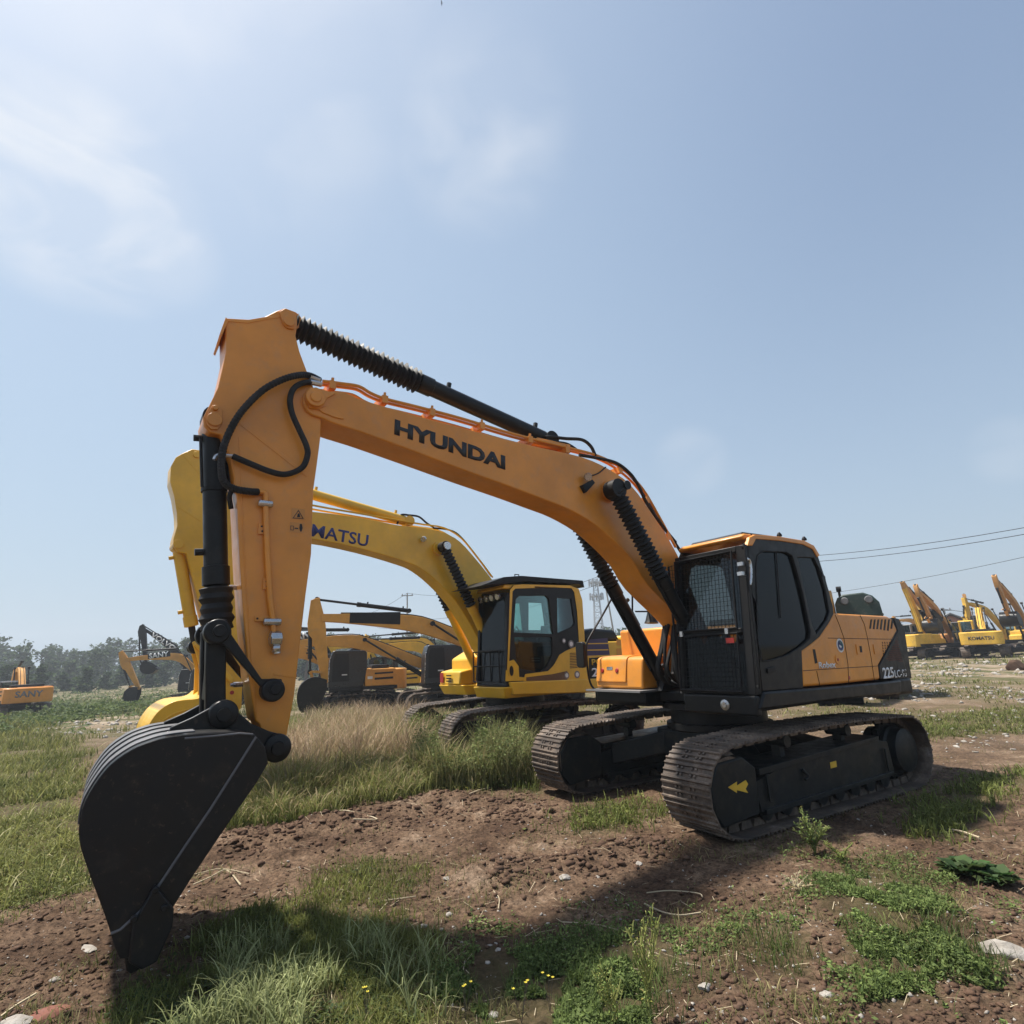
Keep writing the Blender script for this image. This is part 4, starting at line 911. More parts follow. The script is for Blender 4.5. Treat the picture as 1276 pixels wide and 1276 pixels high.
hp_ = MB().prism([(-.72, 1.985), (-.80, 2.18), (-1.2, 2.26), (-1.85, 2.22), (-2.0, 1.985)], -1.1, 1.20); hd_ = hp_.build('hood_cover', M['charcoal'], K, SG, bevel=.06, seg=3)
m.each('hood_louvre', M['black'], hd_)
m = MB().prism([(.7, 1.235), (.7, 1.75), (.3, 1.95), (-.7, 1.98), (-.7, 1.235)], -1.34, -.47); m.build('tool_box', M['yellow'], K, SG, bevel=.04)
m = MB().prism([(1.02, 1.235), (1.0, 1.5), (.7, 1.55), (.7, 1.235)], -1.3, -.5); m.build('step_box', M['yellow'], K, SG, bevel=.03)
m = MB().box(1.03, 1.04, -1.25, -1.12, 1.28, 1.48); m.build('side_reflector', M['red'], K, SG)
for i in range(3): MB().box(1.03, 1.05, -.98+i*.001, -.80, 1.30+i*.055, 1.325+i*.055).build('vent_slot', M['black'], K, SG)
# cab
ks = [(629.6, 849), (635.5, 735), (640, 729.5), (650, 728), (710, 729.5), (721, 734), (725.5, 748), (728, 790), (730.5, 846)]
inner = [(639, 734), (690, 732), (716, 735), (719, 760), (721.5, 804), (698, 815), (684, 836), (668, 843), (640, 845), (634, 849)]
cs2 = G.tr(ks, 1.345)
kd = G.tr([(640.5, 788), (643, 747), (647, 742.5), (680, 742), (684, 746), (688.5, 785), (690, 790)], 1.345)
kd2 = G.tr([(641, 794), (688, 794), (689, 815), (682, 830), (673, 838), (648, 833), (644, 826)], 1.345)
kr = G.tr([(694.5, 745), (712, 746), (716.5, 776), (713.5, 781), (695, 789)], 1.345)
m = MB().holes(cs2, [kd, kd2, kr], 1.30, 1.342); kc = m.build('cab', M['charcoal'], K, SG, bevel=.006)
fr = cs2; m = MB()
m.holes(cs2, [G.tr([(633.5, 842), (638.5, 737), (642, 733.5), (690, 732), (712, 733), (715.5, 738), (719, 762), (721.5, 804), (705, 811), (697, 816), (690, 829), (683, 836), (668, 843), (652, 844)], 1.345)], 1.343, 1.352); m.build('cab_side_frame', M['yellow'], kc, bevel=.003)
o = [(634, 849), (634, 824), (640, 822), (646, 830), (647, 848)]
m = MB().prism(G.tr(o, 1.345), 1.343, 1.353); m.build('corner_panel', M['yellow'], kc, bevel=.003)
cx_, cz_ = G.pl(637, 836, 1.345); m = MB().prism([(cx_+.045*math.cos(a*.5236), cz_+.09*math.sin(a*.5236)) for a in range(12)], 1.354, 1.358); m.build('corner_vent', M['black'], kc)
m = MB().prism(G.tr([(653, 843.5), (654, 840), (684, 836), (698, 817), (730, 804), (731, 848), (652, 849)], 1.345), 1.353, 1.362); yp = m.build('side_panel', M['yellow'], kc, bevel=.003)
m = MB().prism(G.tr([(655, 848.5), (655, 844), (688, 840), (706, 836), (706, 847.5)], 1.345), 1.363, 1.366); m.build('dark_decal', M['tan'], kc)
m = MB()
for i in range(10):
    x, z = G.pl(714, 814+i*2.0, 1.345); m.box(x-.10, x+.10, 1.362, 1.367, z-.006, z+.006)
m.each('panel_louvre', M['black'], yp)
for a, b, r in ((702, 798.5, .05), (711, 802.5, .075), (705.5, 841.5, .065), (718.5, 840.5, .07)):
    x, z = G.pl(a, b, 1.35); q = MB().cyl((x, 1.363, z), (x, 1.368, z), r, 20); q2 = q.build('round_sticker', M['grey'], kc); MB().cyl((x, 1.368, z), (x, 1.371, z), r*.6, 16).build('sticker_face', M['white_letter'], kc)
m = MB().holes(cs2, [G.tr([(641, 800), (643, 747), (684, 746), (690, 800)], 1.345), kr], .40, .44)
xa, xb_ = G.pl(631, 840, 1.345)[0], G.pl(730, 840, 1.345)[0]
m.box(xb_, xa-.05, .44, 1.30, 1.245, 1.29); m.box(xb_, xb_+.05, .44, 1.30, 1.29, 1.9)
m.each('cab_shell', M['interior'], kc)
for nm, P, mt, y in (('door_window', kd, 'glass_cyan', 1.31), ('lower_door_window', kd2, 'glass_mid', 1.31), ('rear_side_window', kr, 'glass_cyan', 1.31), ('far_side_window', G.tr([(641, 800), (643, 747), (684, 746), (690, 800)], 1.345), 'glass_cyan', .42)):
    MB().prism(P, y, y+.006).build(nm, M[mt], kc, smooth=False)
m = MB().prism(G.tr([(646, 800), (686, 800), (686, 826), (676, 834), (652, 830)], 1.2), 1.18, 1.20); dc = m.build('door_card', M['tan'], kc)
m = MB().prism(G.tr([(660, 818), (674, 818), (673, 826), (660, 826)], 1.2), 1.202, 1.207); m.build('maker_plate', M['black'], dc)
for i in range(2): MB().prism(G.tr([(662, 819.5+i*3), (672, 819.5+i*3), (672, 821+i*3), (662, 821+i*3)], 1.2), 1.208, 1.210).build('plate_line', M['grey'], dc)
m = MB(); seat(m, .02, .88, 1.62); m.box(-.2, .2, .68, 1.08, 1.29, 1.62); m.build('seat', M['seat'], kc, bevel=.02)
m = MB(); m.prism([(.5, 1.3), (.8, 1.3), (.85, 1.75), (.7, 1.95)], .5, .7); m.prism([(.35, 1.98), (.62, 2.02), (.62, 2.05), (.35, 2.02)], .98, 1.05); bar(m, [(.9, 1.15, 1.75), (.82, 1.15, 2.25), (.78, 1.15, 2.3), (.70, 1.15, 2.2)], .012); m.build('console', M['interior'], kc)
ztk = G.pl(680, 729, 1.345)[1]
m = MB().prism([(xa-.02, ztk-.10), (xa-.06, ztk-.02), (.3, ztk+.01), (xb_, ztk-.03), (xb_, ztk-.10)], .41, 1.30); kroof = m.build('cab_roof', M['yellow'], kc, bevel=.02)
v = [(602, 735), (626, 722.5), (648, 718), (724, 724), (728, 730), (725, 734), (718, 729), (648, 729), (632, 730.5)]
vv = G.tr([(598, 730), (628, 719), (650, 717.5), (726, 723.5), (728, 732), (722, 728), (652, 724.5), (630, 727)], 1.36)
m = MB().prism(vv, .36, 1.37); m.build('sun_visor', M['black'], K, SG, bevel=.006)
x, z = G.pl(644, 716, .9); m = MB(); m.tube([(x+.05, .9, z-.08), (x+.05, .9, z), (x-.05, .9, z), (x-.05, .9, z-.08)], .012, 6); m.build('lifting_eye', M['black'], K, SG)
fk = lambda z: xa-.00+.005-(z-1.25)*.055
m = MB()
for y0, y1 in ((.40, .46), (1.27, 1.342)): m.prism([(fk(1.245), 1.245), (fk(2.9), 2.9), (fk(2.9)-.08, 2.9), (fk(1.245)-.08, 1.245)], y0, y1)
for z0, z1 in ((1.245, 1.28), (1.85, 1.89), (2.84, 2.92)): m.prism([(fk(z0), z0), (fk(z1), z1), (fk(z1)-.06, z1), (fk(z0)-.06, z0)], .46, 1.27)
m.build('front_frame', M['black'], kc, bevel=.005)
for nm, z0, z1 in (('windscreen', 1.89, 2.84), ('lower_windscreen', 1.28, 1.85)): MB().prism([(fk(z0)-.03, z0), (fk(z1)-.03, z1), (fk(z1)-.036, z1), (fk(z0)-.036, z0)], .46, 1.27).build(nm, M['glass_mid'], kc, smooth=False)
for i in range(4):
    y = .55+.19*i; m = MB().lathe((fk(2.8)+.0, y, 2.86), (fk(2.8)+.08, y, 2.84), [(0, .03), (.02, .06), (.07, .065), (.08, .055)], 14); m.build('work_lamp', M['chrome'], kc)
m = MB(); X = fk(1.5)+.09
bar(m, [(X, .42, 1.32), (X, .42, 1.86), (X, 1.25, 1.86), (X, 1.25, 1.32), (X, .42, 1.32)], .014); bar(m, [(X, .42, 1.60), (X, 1.25, 1.60)], .012)
for y in (.70, .98): bar(m, [(X, y, 1.32), (X, y, 1.86)], .010)
m.build('front_guard_rail', M['black'], kc)
m = MB(); m.tube([gq(634.5, 742, 1.38), gq(633, 790, 1.39), gq(631, 835, 1.38)], .012, 6); m.build('handrail', M['black'], kc)
# boom
bt = G.tr([(340, 628), (389, 637.5), (454.6, 646), (497, 654.5), (530.8, 657.7), (554, 664), (573, 674.6), (594.3, 698), (613.3, 722), (628, 745)], .2)
bb = G.tr([(345, 661), (388, 671.5), (454.6, 685), (505.4, 700), (524.5, 708.5), (545.6, 725.4), (568, 750), (590, 785), (606, 815)], .2)
tp = sm2([(5.62, 4.08), (5.3, 4.20)]+bt[1:], 3)+[(.3, 2.2), (.0, 1.86), (-.06, 1.72), (.0, 1.58)]; bt_ = sm2([(5.60, 3.86), (5.3, 3.78)]+bb[1:]+[(.45, 1.62)], 3)
m = MB().prism(tp+list(reversed(bt_)), -.2, .2); kb = m.build('boom', M['yellow'], K, SG, bevel=.012)
text_part('KOMATSU', G, kb, (351, 661.5), (458, 681.5), (353.5, 645.5), .2, M['blue_letter'], bold=.018).rotation_euler.z = 0
x, z = G.pl(549.4, 682.7, .3); kp_ = (x, z); m = MB()
for s in (-1, 1): m.cyl((x, s*.2, z), (x, s*.27, z), .13, 24)
m.cyl((x, -.52, z), (x, .53, z), .06, 18); m.build('ram_pin', M['yellow'], kb, bevel=.006)
m = MB(); m.cyl((x, .52, z), (x, .56, z), .075, 20); m.each('pin_cap', M['chrome'], kb)
x, z = G.pl(527, 672, .22); m = MB(); m.lathe((x+.04, .30, z-.02), (x-.03, .24, z+.02), [(0, .05), (.05, .055), (.08, .03)], 12); m.build('boom_lamp', M['chrome'], kb)
for j, yy in enumerate((.14, -.1)):
    m = MB(); m.tube([(x_, yy, z_+.05) for x_, y_, z_ in [gq(a, b, .2) for a, b in ((350, 622), (390, 632), (454, 643), (500, 651), (530, 656), (555, 660), (577, 673), (598, 698), (616, 722))]], .018, 8, 3); m.build('oil_line', M['yellow'], kb)
hs = [((495, 653, .05), (499, 642, .05), (510, 642, .07), (522, 644, .08), (532, 652, .1), (540, 657, .1)), ((540, 658, .1), (558, 660, .1), (573, 668, .1), (596, 696, .1), (612, 718, .1))]
for h in hs: MB().tube([gq(*p_) for p_ in h], .02, 8, 6).build('hose', M['rubber'], kb)
# arm
aa = [(213, 581), (219, 570), (227, 565), (239.6, 559.4), (250.5, 561), (262, 566), (272, 580), (290, 610), (308, 640), (309, 700), (305, 760), (303, 834), (301, 882), (292, 892), (280, 880), (272, 850), (262, 805), (249, 756), (238, 712), (232, 690), (222, 688), (216, 680), (216, 672), (221, 655), (220.5, 640), (217, 618), (212, 600)]
m = MB().prism(G.tr(aa, .17), -.17, .17); ka = m.build('arm', M['yellow'], K, SG, bevel=.012)
m = MB(); m.prism([G.pl(a, b, .17) for a, b in ((226, 566), (229, 565), (252, 590), (250, 593))], .17, .176); m.prism([G.pl(a, b, .17) for a, b in ((221, 632), (223, 630), (256, 650), (255, 653))], .17, .176)
for q in ((245, 567, .05), (222, 678, .07), (293, 875, .06)): x, z = G.pl(q[0], q[1], .17); m.cyl((x, -.2, z), (x, .2, z), q[2], 18)
m.each('doubler_plate', M['yellow'], ka, bevel=.004)
m = MB()
for q in ((289, 853), (289, 863)): x, z = G.pl(q[0], q[1], .17); m.cyl((x, .165, z), (x, .176, z), .03, 10)
m.each('bolt', M['red'], ka)
ram('arm_ram', K, G, G.pl(508, 650, 0), G.pl(248, 576, 0), 0, .095, .62, 'yellow', rod_end=.1)
ram('bucket_ram', K, G, G.pl(222, 682, 0), G.pl(243, 806, 0), 0, .085, .80, 'yellow', rod_end=.1)
for yy in (.42, -.42): ram('boom_ram', K, G, (.55, 1.33), kp_, yy, .085, .56, 'yellow', boot=.105, n_rib=16, rod_end=.1)
m = MB()
for y0, y1 in ((-.36, -.27), (.27, .36)): m.prism([(-.35, 1.24), (.72, 1.24), (.62, 1.42), (.42, 1.46), (.30, 1.84), (.08, 1.92), (-.1, 1.80)], y0, y1)
m.each('boom_bracket', M['yellow'], K, SG, bevel=.01)
lk = [(240, 800), (247, 797), (253, 803), (252, 815), (256, 850), (262, 868), (256, 876), (246, 872), (248, 860), (249, 830), (244, 812)]
m = MB()
for s in (-1, 1):
    m.prism(G.tr(lk, .24), *sorted((s*.16, s*.21))); m.prism(G.tr([(241, 803), (248, 799), (292, 846), (288, 852)], .24), *sorted((s*.22, s*.27)))
m.each('bucket_link', M['yellow'], K, SG, bevel=.012)
bs = [(290, 885), (285, 872), (262, 862), (252, 868), (243, 871), (230, 872), (215, 875), (200, 884), (189, 897), (181, 915), (177, 940), (180, 965), (192, 1000)]
s2 = sm2(G.tr(bs, .6), 3); m = MB().sheet(s2, -.6, .6, .03, -1); kk = m.build('bucket', M['yellow'], K, SG, weld=True)
m = MB().prism(s2+[G.pl(215, 1002, .6)], .575, .605).prism(s2+[G.pl(215, 1002, .6)], -.605, -.575); m.each('side_plate', M['yellow'], kk, bevel=.006)
m = MB(); P = G.tr([(197, 905), (210, 893), (226, 886), (246, 882)], .6); m.tube([(a, .607, b) for a, b in P], .012, 6, 4); m.build('weld_ridge', M['yellow'], kk)
for i in range(5):
    y = -.5+.25*i; m = MB().prism(G.tr([(190, 992), (214, 996), (206, 1022), (200, 1026)], .6), y-.05, y+.05); m.build('tooth', M['black'], kk)
# ------------------------------------------------------------------ machines parked further off
PULL = .42
def boom_outline(ft, kn, tp, t=(.26, .44, .19)):
    P0, P1, P2 = Vector((*ft, 0)), Vector((*kn, 0)), Vector((*tp, 0)); up = []; dn = []; n = 12
    # straight - bend - straight, like a real two-piece box boom
    for i in range(n+1):
        u = i/n; c = P0.lerp(P1, .62).lerp(P1, min(1, u*2)) if u < .5 else P1.lerp(P2, 0)
        a = P0.lerp(P1, u); b = P1.lerp(P2, u); q = a.lerp(b, u); q = q.lerp(P1, PULL*math.sin(math.pi*u)**2); d = (P1-P0).lerp(P2-P1, u).normalized(); nn = Vector((-d.y, d.x, 0))
        th = t[0]+(t[1]-t[0])*math.sin(math.pi*u/1.1)**1.2 if u < .5 else t[2]+(t[1]-t[2])*math.sin(math.pi*u/1.0+.12)**1.0 if math.sin(math.pi*u+.12) > 0 else t[2]
        up.append((q+nn*th*.5*1.1)[:2]); dn.append((q-nn*th*.5*1.1)[:2])
    return up+dn[::-1]
def gen(name, label, base, hd, sw=0., body='ochre', cabm='wrap', boom='ochre', arm=None, J=None, bk=True, tail=None, group=None, cab=True, far=1, boomdark=None, bucketm='bucket', btxt=None, cabz=2.95, hoodz=2.02, jpx=True, wrapped=False, cwmat=None, th=(.26, .44, .19)):
    """J: knee, boom tip, arm top, arm foot, bucket tip; as photo points on the machine's middle plane, or (x,z)"""
    z0 = hz1(*base); Q = Frame(base[0], base[1], hd, sw, z0); R = empty(name, (base[0], base[1], z0), hd); tag(R, label, 'excavator', group)
    crawler(R, 1.195, 1, detail=far, fmat='black'); crawler(R, -1.195, -1, detail=far, fmat='black'); carbody(R, 'black')
    B = M[body]; arm = arm or boom
    MB().prismz([(1.1, 1.34), (1.1, .42), (.6, .36), (.6, -.38), (.9, -.42), (.9, -1.34), (-2.1, -1.36), (-2.1, 1.36)], 1.06, 1.22).build('deck', M['black'], R, sw)
    m = MB().prismz([(x if abs(y) > .95 else -2.62, y) for x, y in cw(2.80)]+Ci, 1.02, hoodz-.02); c = m.build('counterweight', M[cwmat or body], R, sw, bevel=.06)
    if tail:
        me_t = text_part(tail[0], Q, c, (-1., 1.), (1., 1.), (-1., 2.), 0, M[tail[1]], bold=.03); 
        for v in me_t.data.vertices:       # lay the lettering on the rear face
            u, w = (v.co.x+1)/2, v.co.z-1; hw = tail[2]; v.co = (-2.626, hw-2*hw*u, 1.38+w*tail[3])
        me_t.rotation_euler.z = 0
    s = MB().prism([(-.55, 1.22), (-.55, hoodz), (-2.02, hoodz), (-2.02, 1.22)], .60, 1.345); sb = s.build('side_body', B, R, sw, bevel=.03)
    MB().prism([(-.6, 1.22), (-.6, hoodz+.02), (-2.04, hoodz+.02), (-2.04, 1.22)], -1.34, .59).build('engine_hood', B, R, sw, bevel=.03)
    MB().prism([(-.9, hoodz+.03), (-.95, hoodz+.2), (-1.75, hoodz+.2), (-1.8, hoodz+.03)], -.9, .9).build('hood_cover', M['black'], R, sw, bevel=.03)
    MB().prism([(.85, 1.22), (.80, 1.58), (.35, 1.65), (.32, 1.95), (-.58, 1.98), (-.58, 1.22)], -1.34, -.47).build('tool_box', B, R, sw, bevel=.03)
    MB().prism([(-1.0, 1.50), (-1.9, 1.52), (-1.9, 1.62), (-1.0, 1.60)], 1.346, 1.352).build('vent_slot', M['black'], sb)
    MB().prism([(-1.0, 1.76), (-1.9, 1.78), (-1.9, 1.86), (-1.0, 1.84)], 1.346, 1.352).build('vent_slot', M['black'], sb)
    MB().prism([(-.66, 1.55), (-.9, 1.55), (-.9, 1.68), (-.66, 1.68)], 1.346, 1.352).build('panel_label', M['white_letter'], sb)
    if cab:
        z1 = cabz; o = [(1.16, 1.22), (1.12, z1-.45), (1.0, z1-.04), (.9, z1), (-.5, z1-.02), (-.62, z1-.12), (-.64, 1.9), (-.45, 1.22)]
        w1 = [(1.0, 1.5), (.98, z1-.5), (.88, z1-.15), (.25, z1-.15), (.2, 1.5)]; w2 = [(.08, 1.75), (.1, z1-.15), (-.42, z1-.18), (-.5, 1.95)]
        if wrapped:
            cb_ = MB().prism(o, .40, 1.345).build('cab', M[cabm], R, sw, bevel=.04, seg=3)
            MB().tube([(1.15, 1.37, 1.3), (1.17, 1.39, 1.36), (1.13, 1.39, z1-.38), (1.08, 1.37, z1-.32)], .014, 6).build('grab_rail', M['chrome'], cb_)
            MB().prism([(.55, 1.78), (.30, 1.78), (.30, 1.83), (.55, 1.83)], 1.347, 1.350).build('door_label', M['white_letter'], cb_)
            MB().prism([(1.0, 1.5), (.98, z1-.5), (.88, z1-.15), (.25, z1-.15), (.2, 1.5)], 1.346, 1.349).build('covered_window', M['black'], cb_)
        else:
            cb_ = MB().holes(o, [w1, w2], 1.30, 1.345).holes(o, [w1, w2], .40, .445).build('cab', M[cabm], R, sw)
            MB().prism([(1.0, z1-.04), (.9, z1), (-.5, z1-.02), (-.6, z1-.1)], .445, 1.30).build('cab_roof', M[cabm], cb_)
            m = MB().box(-.60, -.56, .445, 1.30, 1.22, 1.75); m.box(-.58, -.54, .445, .52, 1.75, z1-.1); m.box(-.58, -.54, 1.22, 1.30, 1.75, z1-.1); m.box(-.45, 1.1, .445, 1.30, 1.225, 1.26); m.box(1.05, 1.1, .445, .50, 1.26, z1-.1); m.box(1.05, 1.1, 1.25, 1.30, 1.26, z1-.1); m.build('cab_frame', M[cabm], cb_)
            for w_ in (w1, w2): MB().prism(w_, 1.31, 1.318).build('side_window', M['glass_mid'], cb_, smooth=False)
            MB().box(-.565, -.56, .53, 1.21, 1.76, z1-.12).build('rear_window', M['glass_cyan'], cb_, smooth=False)
            MB().box(1.06, 1.065, .5, 1.25, 1.3, z1-.14).build('windscreen', M['glass_mid'], cb_, smooth=False)
            m = MB(); seat(m, .1, .87, 1.5); m.build('seat', M['seat'], cb_)
    kn, tp, at_, af = [(Q.pl(*p, 0) if jpx else p) for p in J[:4]]
    ft = (.13, 1.75)
    bo = boom_outline(ft, kn, tp, th); bmo = MB().prism(bo, -.19, .19).build('boom', M[boom], R, sw, bevel=.01)
    def along(a, b, u): return (a[0]+(b[0]-a[0])*u, a[1]+(b[1]-a[1])*u)
    if boomdark:
        u0, u1, txt = boomdark; a, b = along(kn, tp, u0), along(kn, tp, u1); d = Vector((b[0]-a[0], b[1]-a[1])).normalized(); n_ = Vector((-d.y, d.x)); h = .235
        P = [(a[0]-n_.x*h, a[1]-n_.y*h), (b[0]-n_.x*h*.8, b[1]-n_.y*h*.8), (b[0]+n_.x*h*.8, b[1]+n_.y*h*.8), (a[0]+n_.x*h, a[1]+n_.y*h)]
        MB().prism(P, .192, .196).build('dark_panel', M['black'], bmo, smooth=False)
    if btxt:
        s_, u0, u1, hh, mt = btxt; a, b = along(kn, tp, u1), along(kn, tp, u0); d = Vector((b[0]-a[0], b[1]-a[1])).normalized(); n_ = Vector((d.y, -d.x))
        if n_.y < 0: n_ = -n_
        a = (a[0]-n_.x*hh/2, a[1]-n_.y*hh/2); b = (b[0]-n_.x*hh/2, b[1]-n_.y*hh/2); c_ = (a[0]+n_.x*hh, a[1]+n_.y*hh)
        o = text_part(s_, Q, bmo, tuple(map(float, a)), tuple(map(float, b)), tuple(map(float, c_)), .198, M[mt], bold=.03); o.rotation_euler.z = 0
    # arm: wide at the boom joint, tapering to the bucket pin
    aw = .6 if th[0] < .25 else 1.; A, Bv, Tt = Vector(af), Vector(tp), Vector(at_); d = (A-Bv).normalized(); n_ = Vector((-d.y, d.x)); s_ = 1 if n_.dot(Vector(ft)-Bv) < 0 else -1; n_ = n_*s_
    P = [Tt+n_*.06-d*.03, Tt+d*.02+n_*.22*aw, Bv+d*.15+n_*.48*aw, Bv+d*.55+n_*.46*aw, Bv+d*.75+n_*.32*aw, A-d*.5+n_*.17, A+n_*.10, A+d*.1, A-n_*.10, A-d*.6-n_*.14, Bv+d*.3-n_*.14, Bv-n_*.12, Tt-n_*.10+d*.05, Tt-n_*.10-d*.05]
    am = MB().prism([tuple(p) for p in P], -.16, .16).build('arm', M[arm], R, sw, bevel=.01)
    lnk = A-d*.42+n_*.48
    ram('arm_ram', R, Q, tuple(along(kn, tp, .10)[i]+(.30 if i else 0) for i in (0, 1)), tuple(Tt), 0, .08, .58, 'black'); ram('bucket_ram', R, Q, tuple(Bv+d*.35+n_*.40), tuple(lnk), 0, .07, .7, 'black')
    for yy in (.4, -.4): ram('boom_ram', R, Q, (.55, 1.33), along(ft, kn, .88), yy, .075, .55, 'black')
    m = MB()
    for q in (-1, 1): m.prism([tuple(lnk+n_*.05), tuple(lnk-n_*.05-d*.05), tuple(A-d*.38-n_*.05), tuple(A-d*.30+n_*.03)], *sorted((q*.18, q*.23)))
    if bk:
        C_ = Vector(Q.pl(*J[4], 0) if jpx else J[4]); e = (C_-A); L = e.length; e.normalize(); w = Vector((-e.y, e.x)); w = w if w.dot(n_) > 0 else -w
        k1 = A-d*.05+w*.42+e*.02
        m.prism([tuple(lnk+n_*.05), tuple(lnk-n_*.05), tuple(k1-n_*.05), tuple(k1+n_*.05)], -.1, .1)
        sp = sm2([tuple(A+w*u*1.0+e*v) for u, v in ((-.02, -.10), (.40, -.10), (.70, .12), (.80, .42), (.72, .80), (.45, 1.12), (.12, L-.12))], 3)
        b_ = MB().sheet(sp, -.58, .58, .03, -1).build('bucket', M[bucketm], R, sw, weld=True)
        pl_ = sp+[tuple(A+e*(L-.3)-w*.06), tuple(A+e*.3-w*.10)]
        MB().prism(pl_, .56, .59).prism(pl_, -.59, -.56).each('side_plate', M[bucketm], b_)
        tm = MB(); teeth(tm, tuple(C_), tuple(-e), .58, 5, .3); tm.build('tooth_row', M[bucketm], b_)
    m.each('bucket_link', M[arm], R, sw)
    m = MB()
    for q in (.1, -.1): m.tube([(bo[i][0], q, bo[i][1]+.04) for i in range(1, 12)], .018, 6)
    m.each('oil_line', M['black'], bmo)
    return R, Q
def gpx(a, b): return ground(a, b)
def BP(px, d): p_ = at_dist(px, 830, d); return float(p_[0]), float(p_[1])
# between the near arm and the yellow machine
GRM = 'excavators parked in a row behind the near pair'
TH = (.34, .54, .24)
gen('excavator', 'ochre excavator with a black panel on its boom and a dark wrapped cab', BP(648, 23.8), 3.50, .0, 'ochre', 'wrap', 'ochre', J=[(521, 771), (400, 770), (395, 747), (405, 850), (394, 884)], boomdark=(.20, .72, None), wrapped=True, group=GRM, far=2, th=TH)
gen('excavator', 'ochre excavator with dark wrapped cab just left of the one with a black boom panel', BP(552, 28.5), 3.5, .0, 'ochre', 'wrap', 'ochre', J=[(440, 792), (365, 803), (362, 785), (345, 850), (342, 870)], wrapped=True, group=GRM, th=TH, far=2)
gen('excavator', 'dark-boomed excavator with white lettering half hidden behind the orange arm', BP(425, 34), 3.45, .0, 'ochre', 'wrap', 'charcoal', J=[(398, 790), (330, 798), (328, 780), (318, 850), (316, 868)], btxt=('SANY', .02, .55, .36, 'white_letter'), wrapped=True, group=GRM, th=TH)
gen('excavator', 'ochre excavator showing just its bent boom right beside the orange arm', BP(438, 31), 3.5, .0, 'ochre', 'wrap', 'ochre', J=[(378, 806), (320, 822), (318, 805), (315, 850), (312, 868)], wrapped=True, group=GRM, th=TH)
gen('excavator', 'yellow excavator in the back row, its boom lying low over the engine hoods', BP(565, 42), 3.6, .0, 'yellow', 'yellow', 'yellow', J=[(535, 792), (462, 801), (458, 793), (448, 812), (444, 822)], group=GRM, cabz=2.9)
gen('excavator', 'yellow excavator in the back row with folded arm, left of the lying boom', BP(480, 40), 3.5, .0, 'yellow', 'wrap', 'yellow', J=[(455, 797), (415, 808), (412, 797), (420, 832), (416, 840)], group=GRM)
gen('excavator', 'bright yellow excavator in the second rank, boom filling the gap under the black panel boom', BP(560, 36), 3.5, .0, 'yellow', 'wrap', 'yellow', J=[(528, 800), (462, 808), (458, 797), (448, 832), (444, 842)], group=GRM, th=TH)
# left of the pair
gen('excavator', 'orange and brown excavator at far left of the field, reaching its bucket to the grass', BP(262, 54), 3.42, .05, 'ochre', 'wrap', 'ochre', J=[(228, 812), (158, 822), (152, 812), (173, 858), (168, 878)], boomdark=(.22, .62, None), btxt=('SANY', .25, .60, .40, 'white_letter'), wrapped=True, group='excavators at the far left of the field', far=2, th=TH)
gen('excavator', 'dark grey excavator with white lettering on its raised boom beyond the brown one', BP(246, 60), 3.42, .05, 'charcoal', 'charcoal', 'charcoal', J=[(224, 812), (180, 784), (178, 779), (182, 825), (199, 834)], btxt=('VOLVO', .12, .78, .42, 'white_letter'), group='excavators at the far left of the field', far=2, wrapped=True)
gen('excavator', 'orange excavator seen from behind at the left edge, maker lettering across its counterweight', BP(33, 55), 2.42, 0, 'orange', 'wrap', 'ochre', J=[(1.8, 3.6), (3.6, 3.0), (3.6, 3.3), (4.2, 1.6), (3.6, .7)], jpx=False, tail=('SANY', 'grey', .75, .42), group='excavators at the far left of the field', cabz=2.5, th=(.2, .3, .15))
GR = 'excavators lined up at the far right'
T2 = (.24, .38, .18)
gen('excavator', 'yellow excavator nearest the orange counterweight, its tall boom folded into a peak', BP(1157, 61), .30, 0, 'yellow_worn', 'grey', 'yellow_worn', arm='brown', J=[(-.2, 4.3), (-.9, 6.0), (-1.0, 6.5), (1.1, 3.9), (1.7, 2.8)], jpx=False, group=GR, th=T2)
gen('excavator', 'faded red-brown excavator with its arm folded down in front of a grey cab', BP(1196, 64), 3.62, .1, 'brown', 'grey', 'brown', arm='brown', J=[(2.3, 4.4), (4.9, 5.5), (5.1, 6.1), (3.6, 3.2), (2.9, 2.5)], jpx=False, group=GR, th=T2)
gen('excavator', 'yellow excavator seen from behind with dark maker lettering on its counterweight', BP(1233, 61), .86, .0, 'yellow_worn', 'yellow_worn', 'yellow_worn', J=[(3.2, 4.3), (5.6, 3.6), (5.4, 3.9), (4.9, 1.9), (4.0, .8)], jpx=False, tail=('KOMATSU', 'black_letter', .80, .28), group=GR, cabz=3.0)
gen('excavator', 'brown excavator at the right edge, boom raised highest in the far row', BP(1296, 66), 3.62, .1, 'yellow_worn', 'grey', 'brown', arm='brown', J=[(2.2, 4.5), (4.9, 5.8), (5.1, 6.4), (4.0, 3.4), (3.2, 2.7)], jpx=False, group=GR, th=T2)
gen('excavator', 'yellow excavator behind the lettered yellow counterweight, its bent boom showing above', BP(1266, 74), 3.5, .0, 'yellow_worn', 'yellow_worn', 'yellow_worn', J=[(2.4, 4.4), (5.0, 4.7), (5.2, 5.2), (5.4, 2.9), (4.8, 1.8)], jpx=False, group=GR, th=T2)
gen('excavator', 'excavator low in the far row with a reddish arm standing upright', BP(1224, 84), 4.0, .0, 'brown', 'grey', 'brown', J=[(1.2, 4.2), (2.5, 5.6), (2.6, 6.3), (2.9, 3.8), (2.4, 2.8)], jpx=False, group=GR, th=T2)
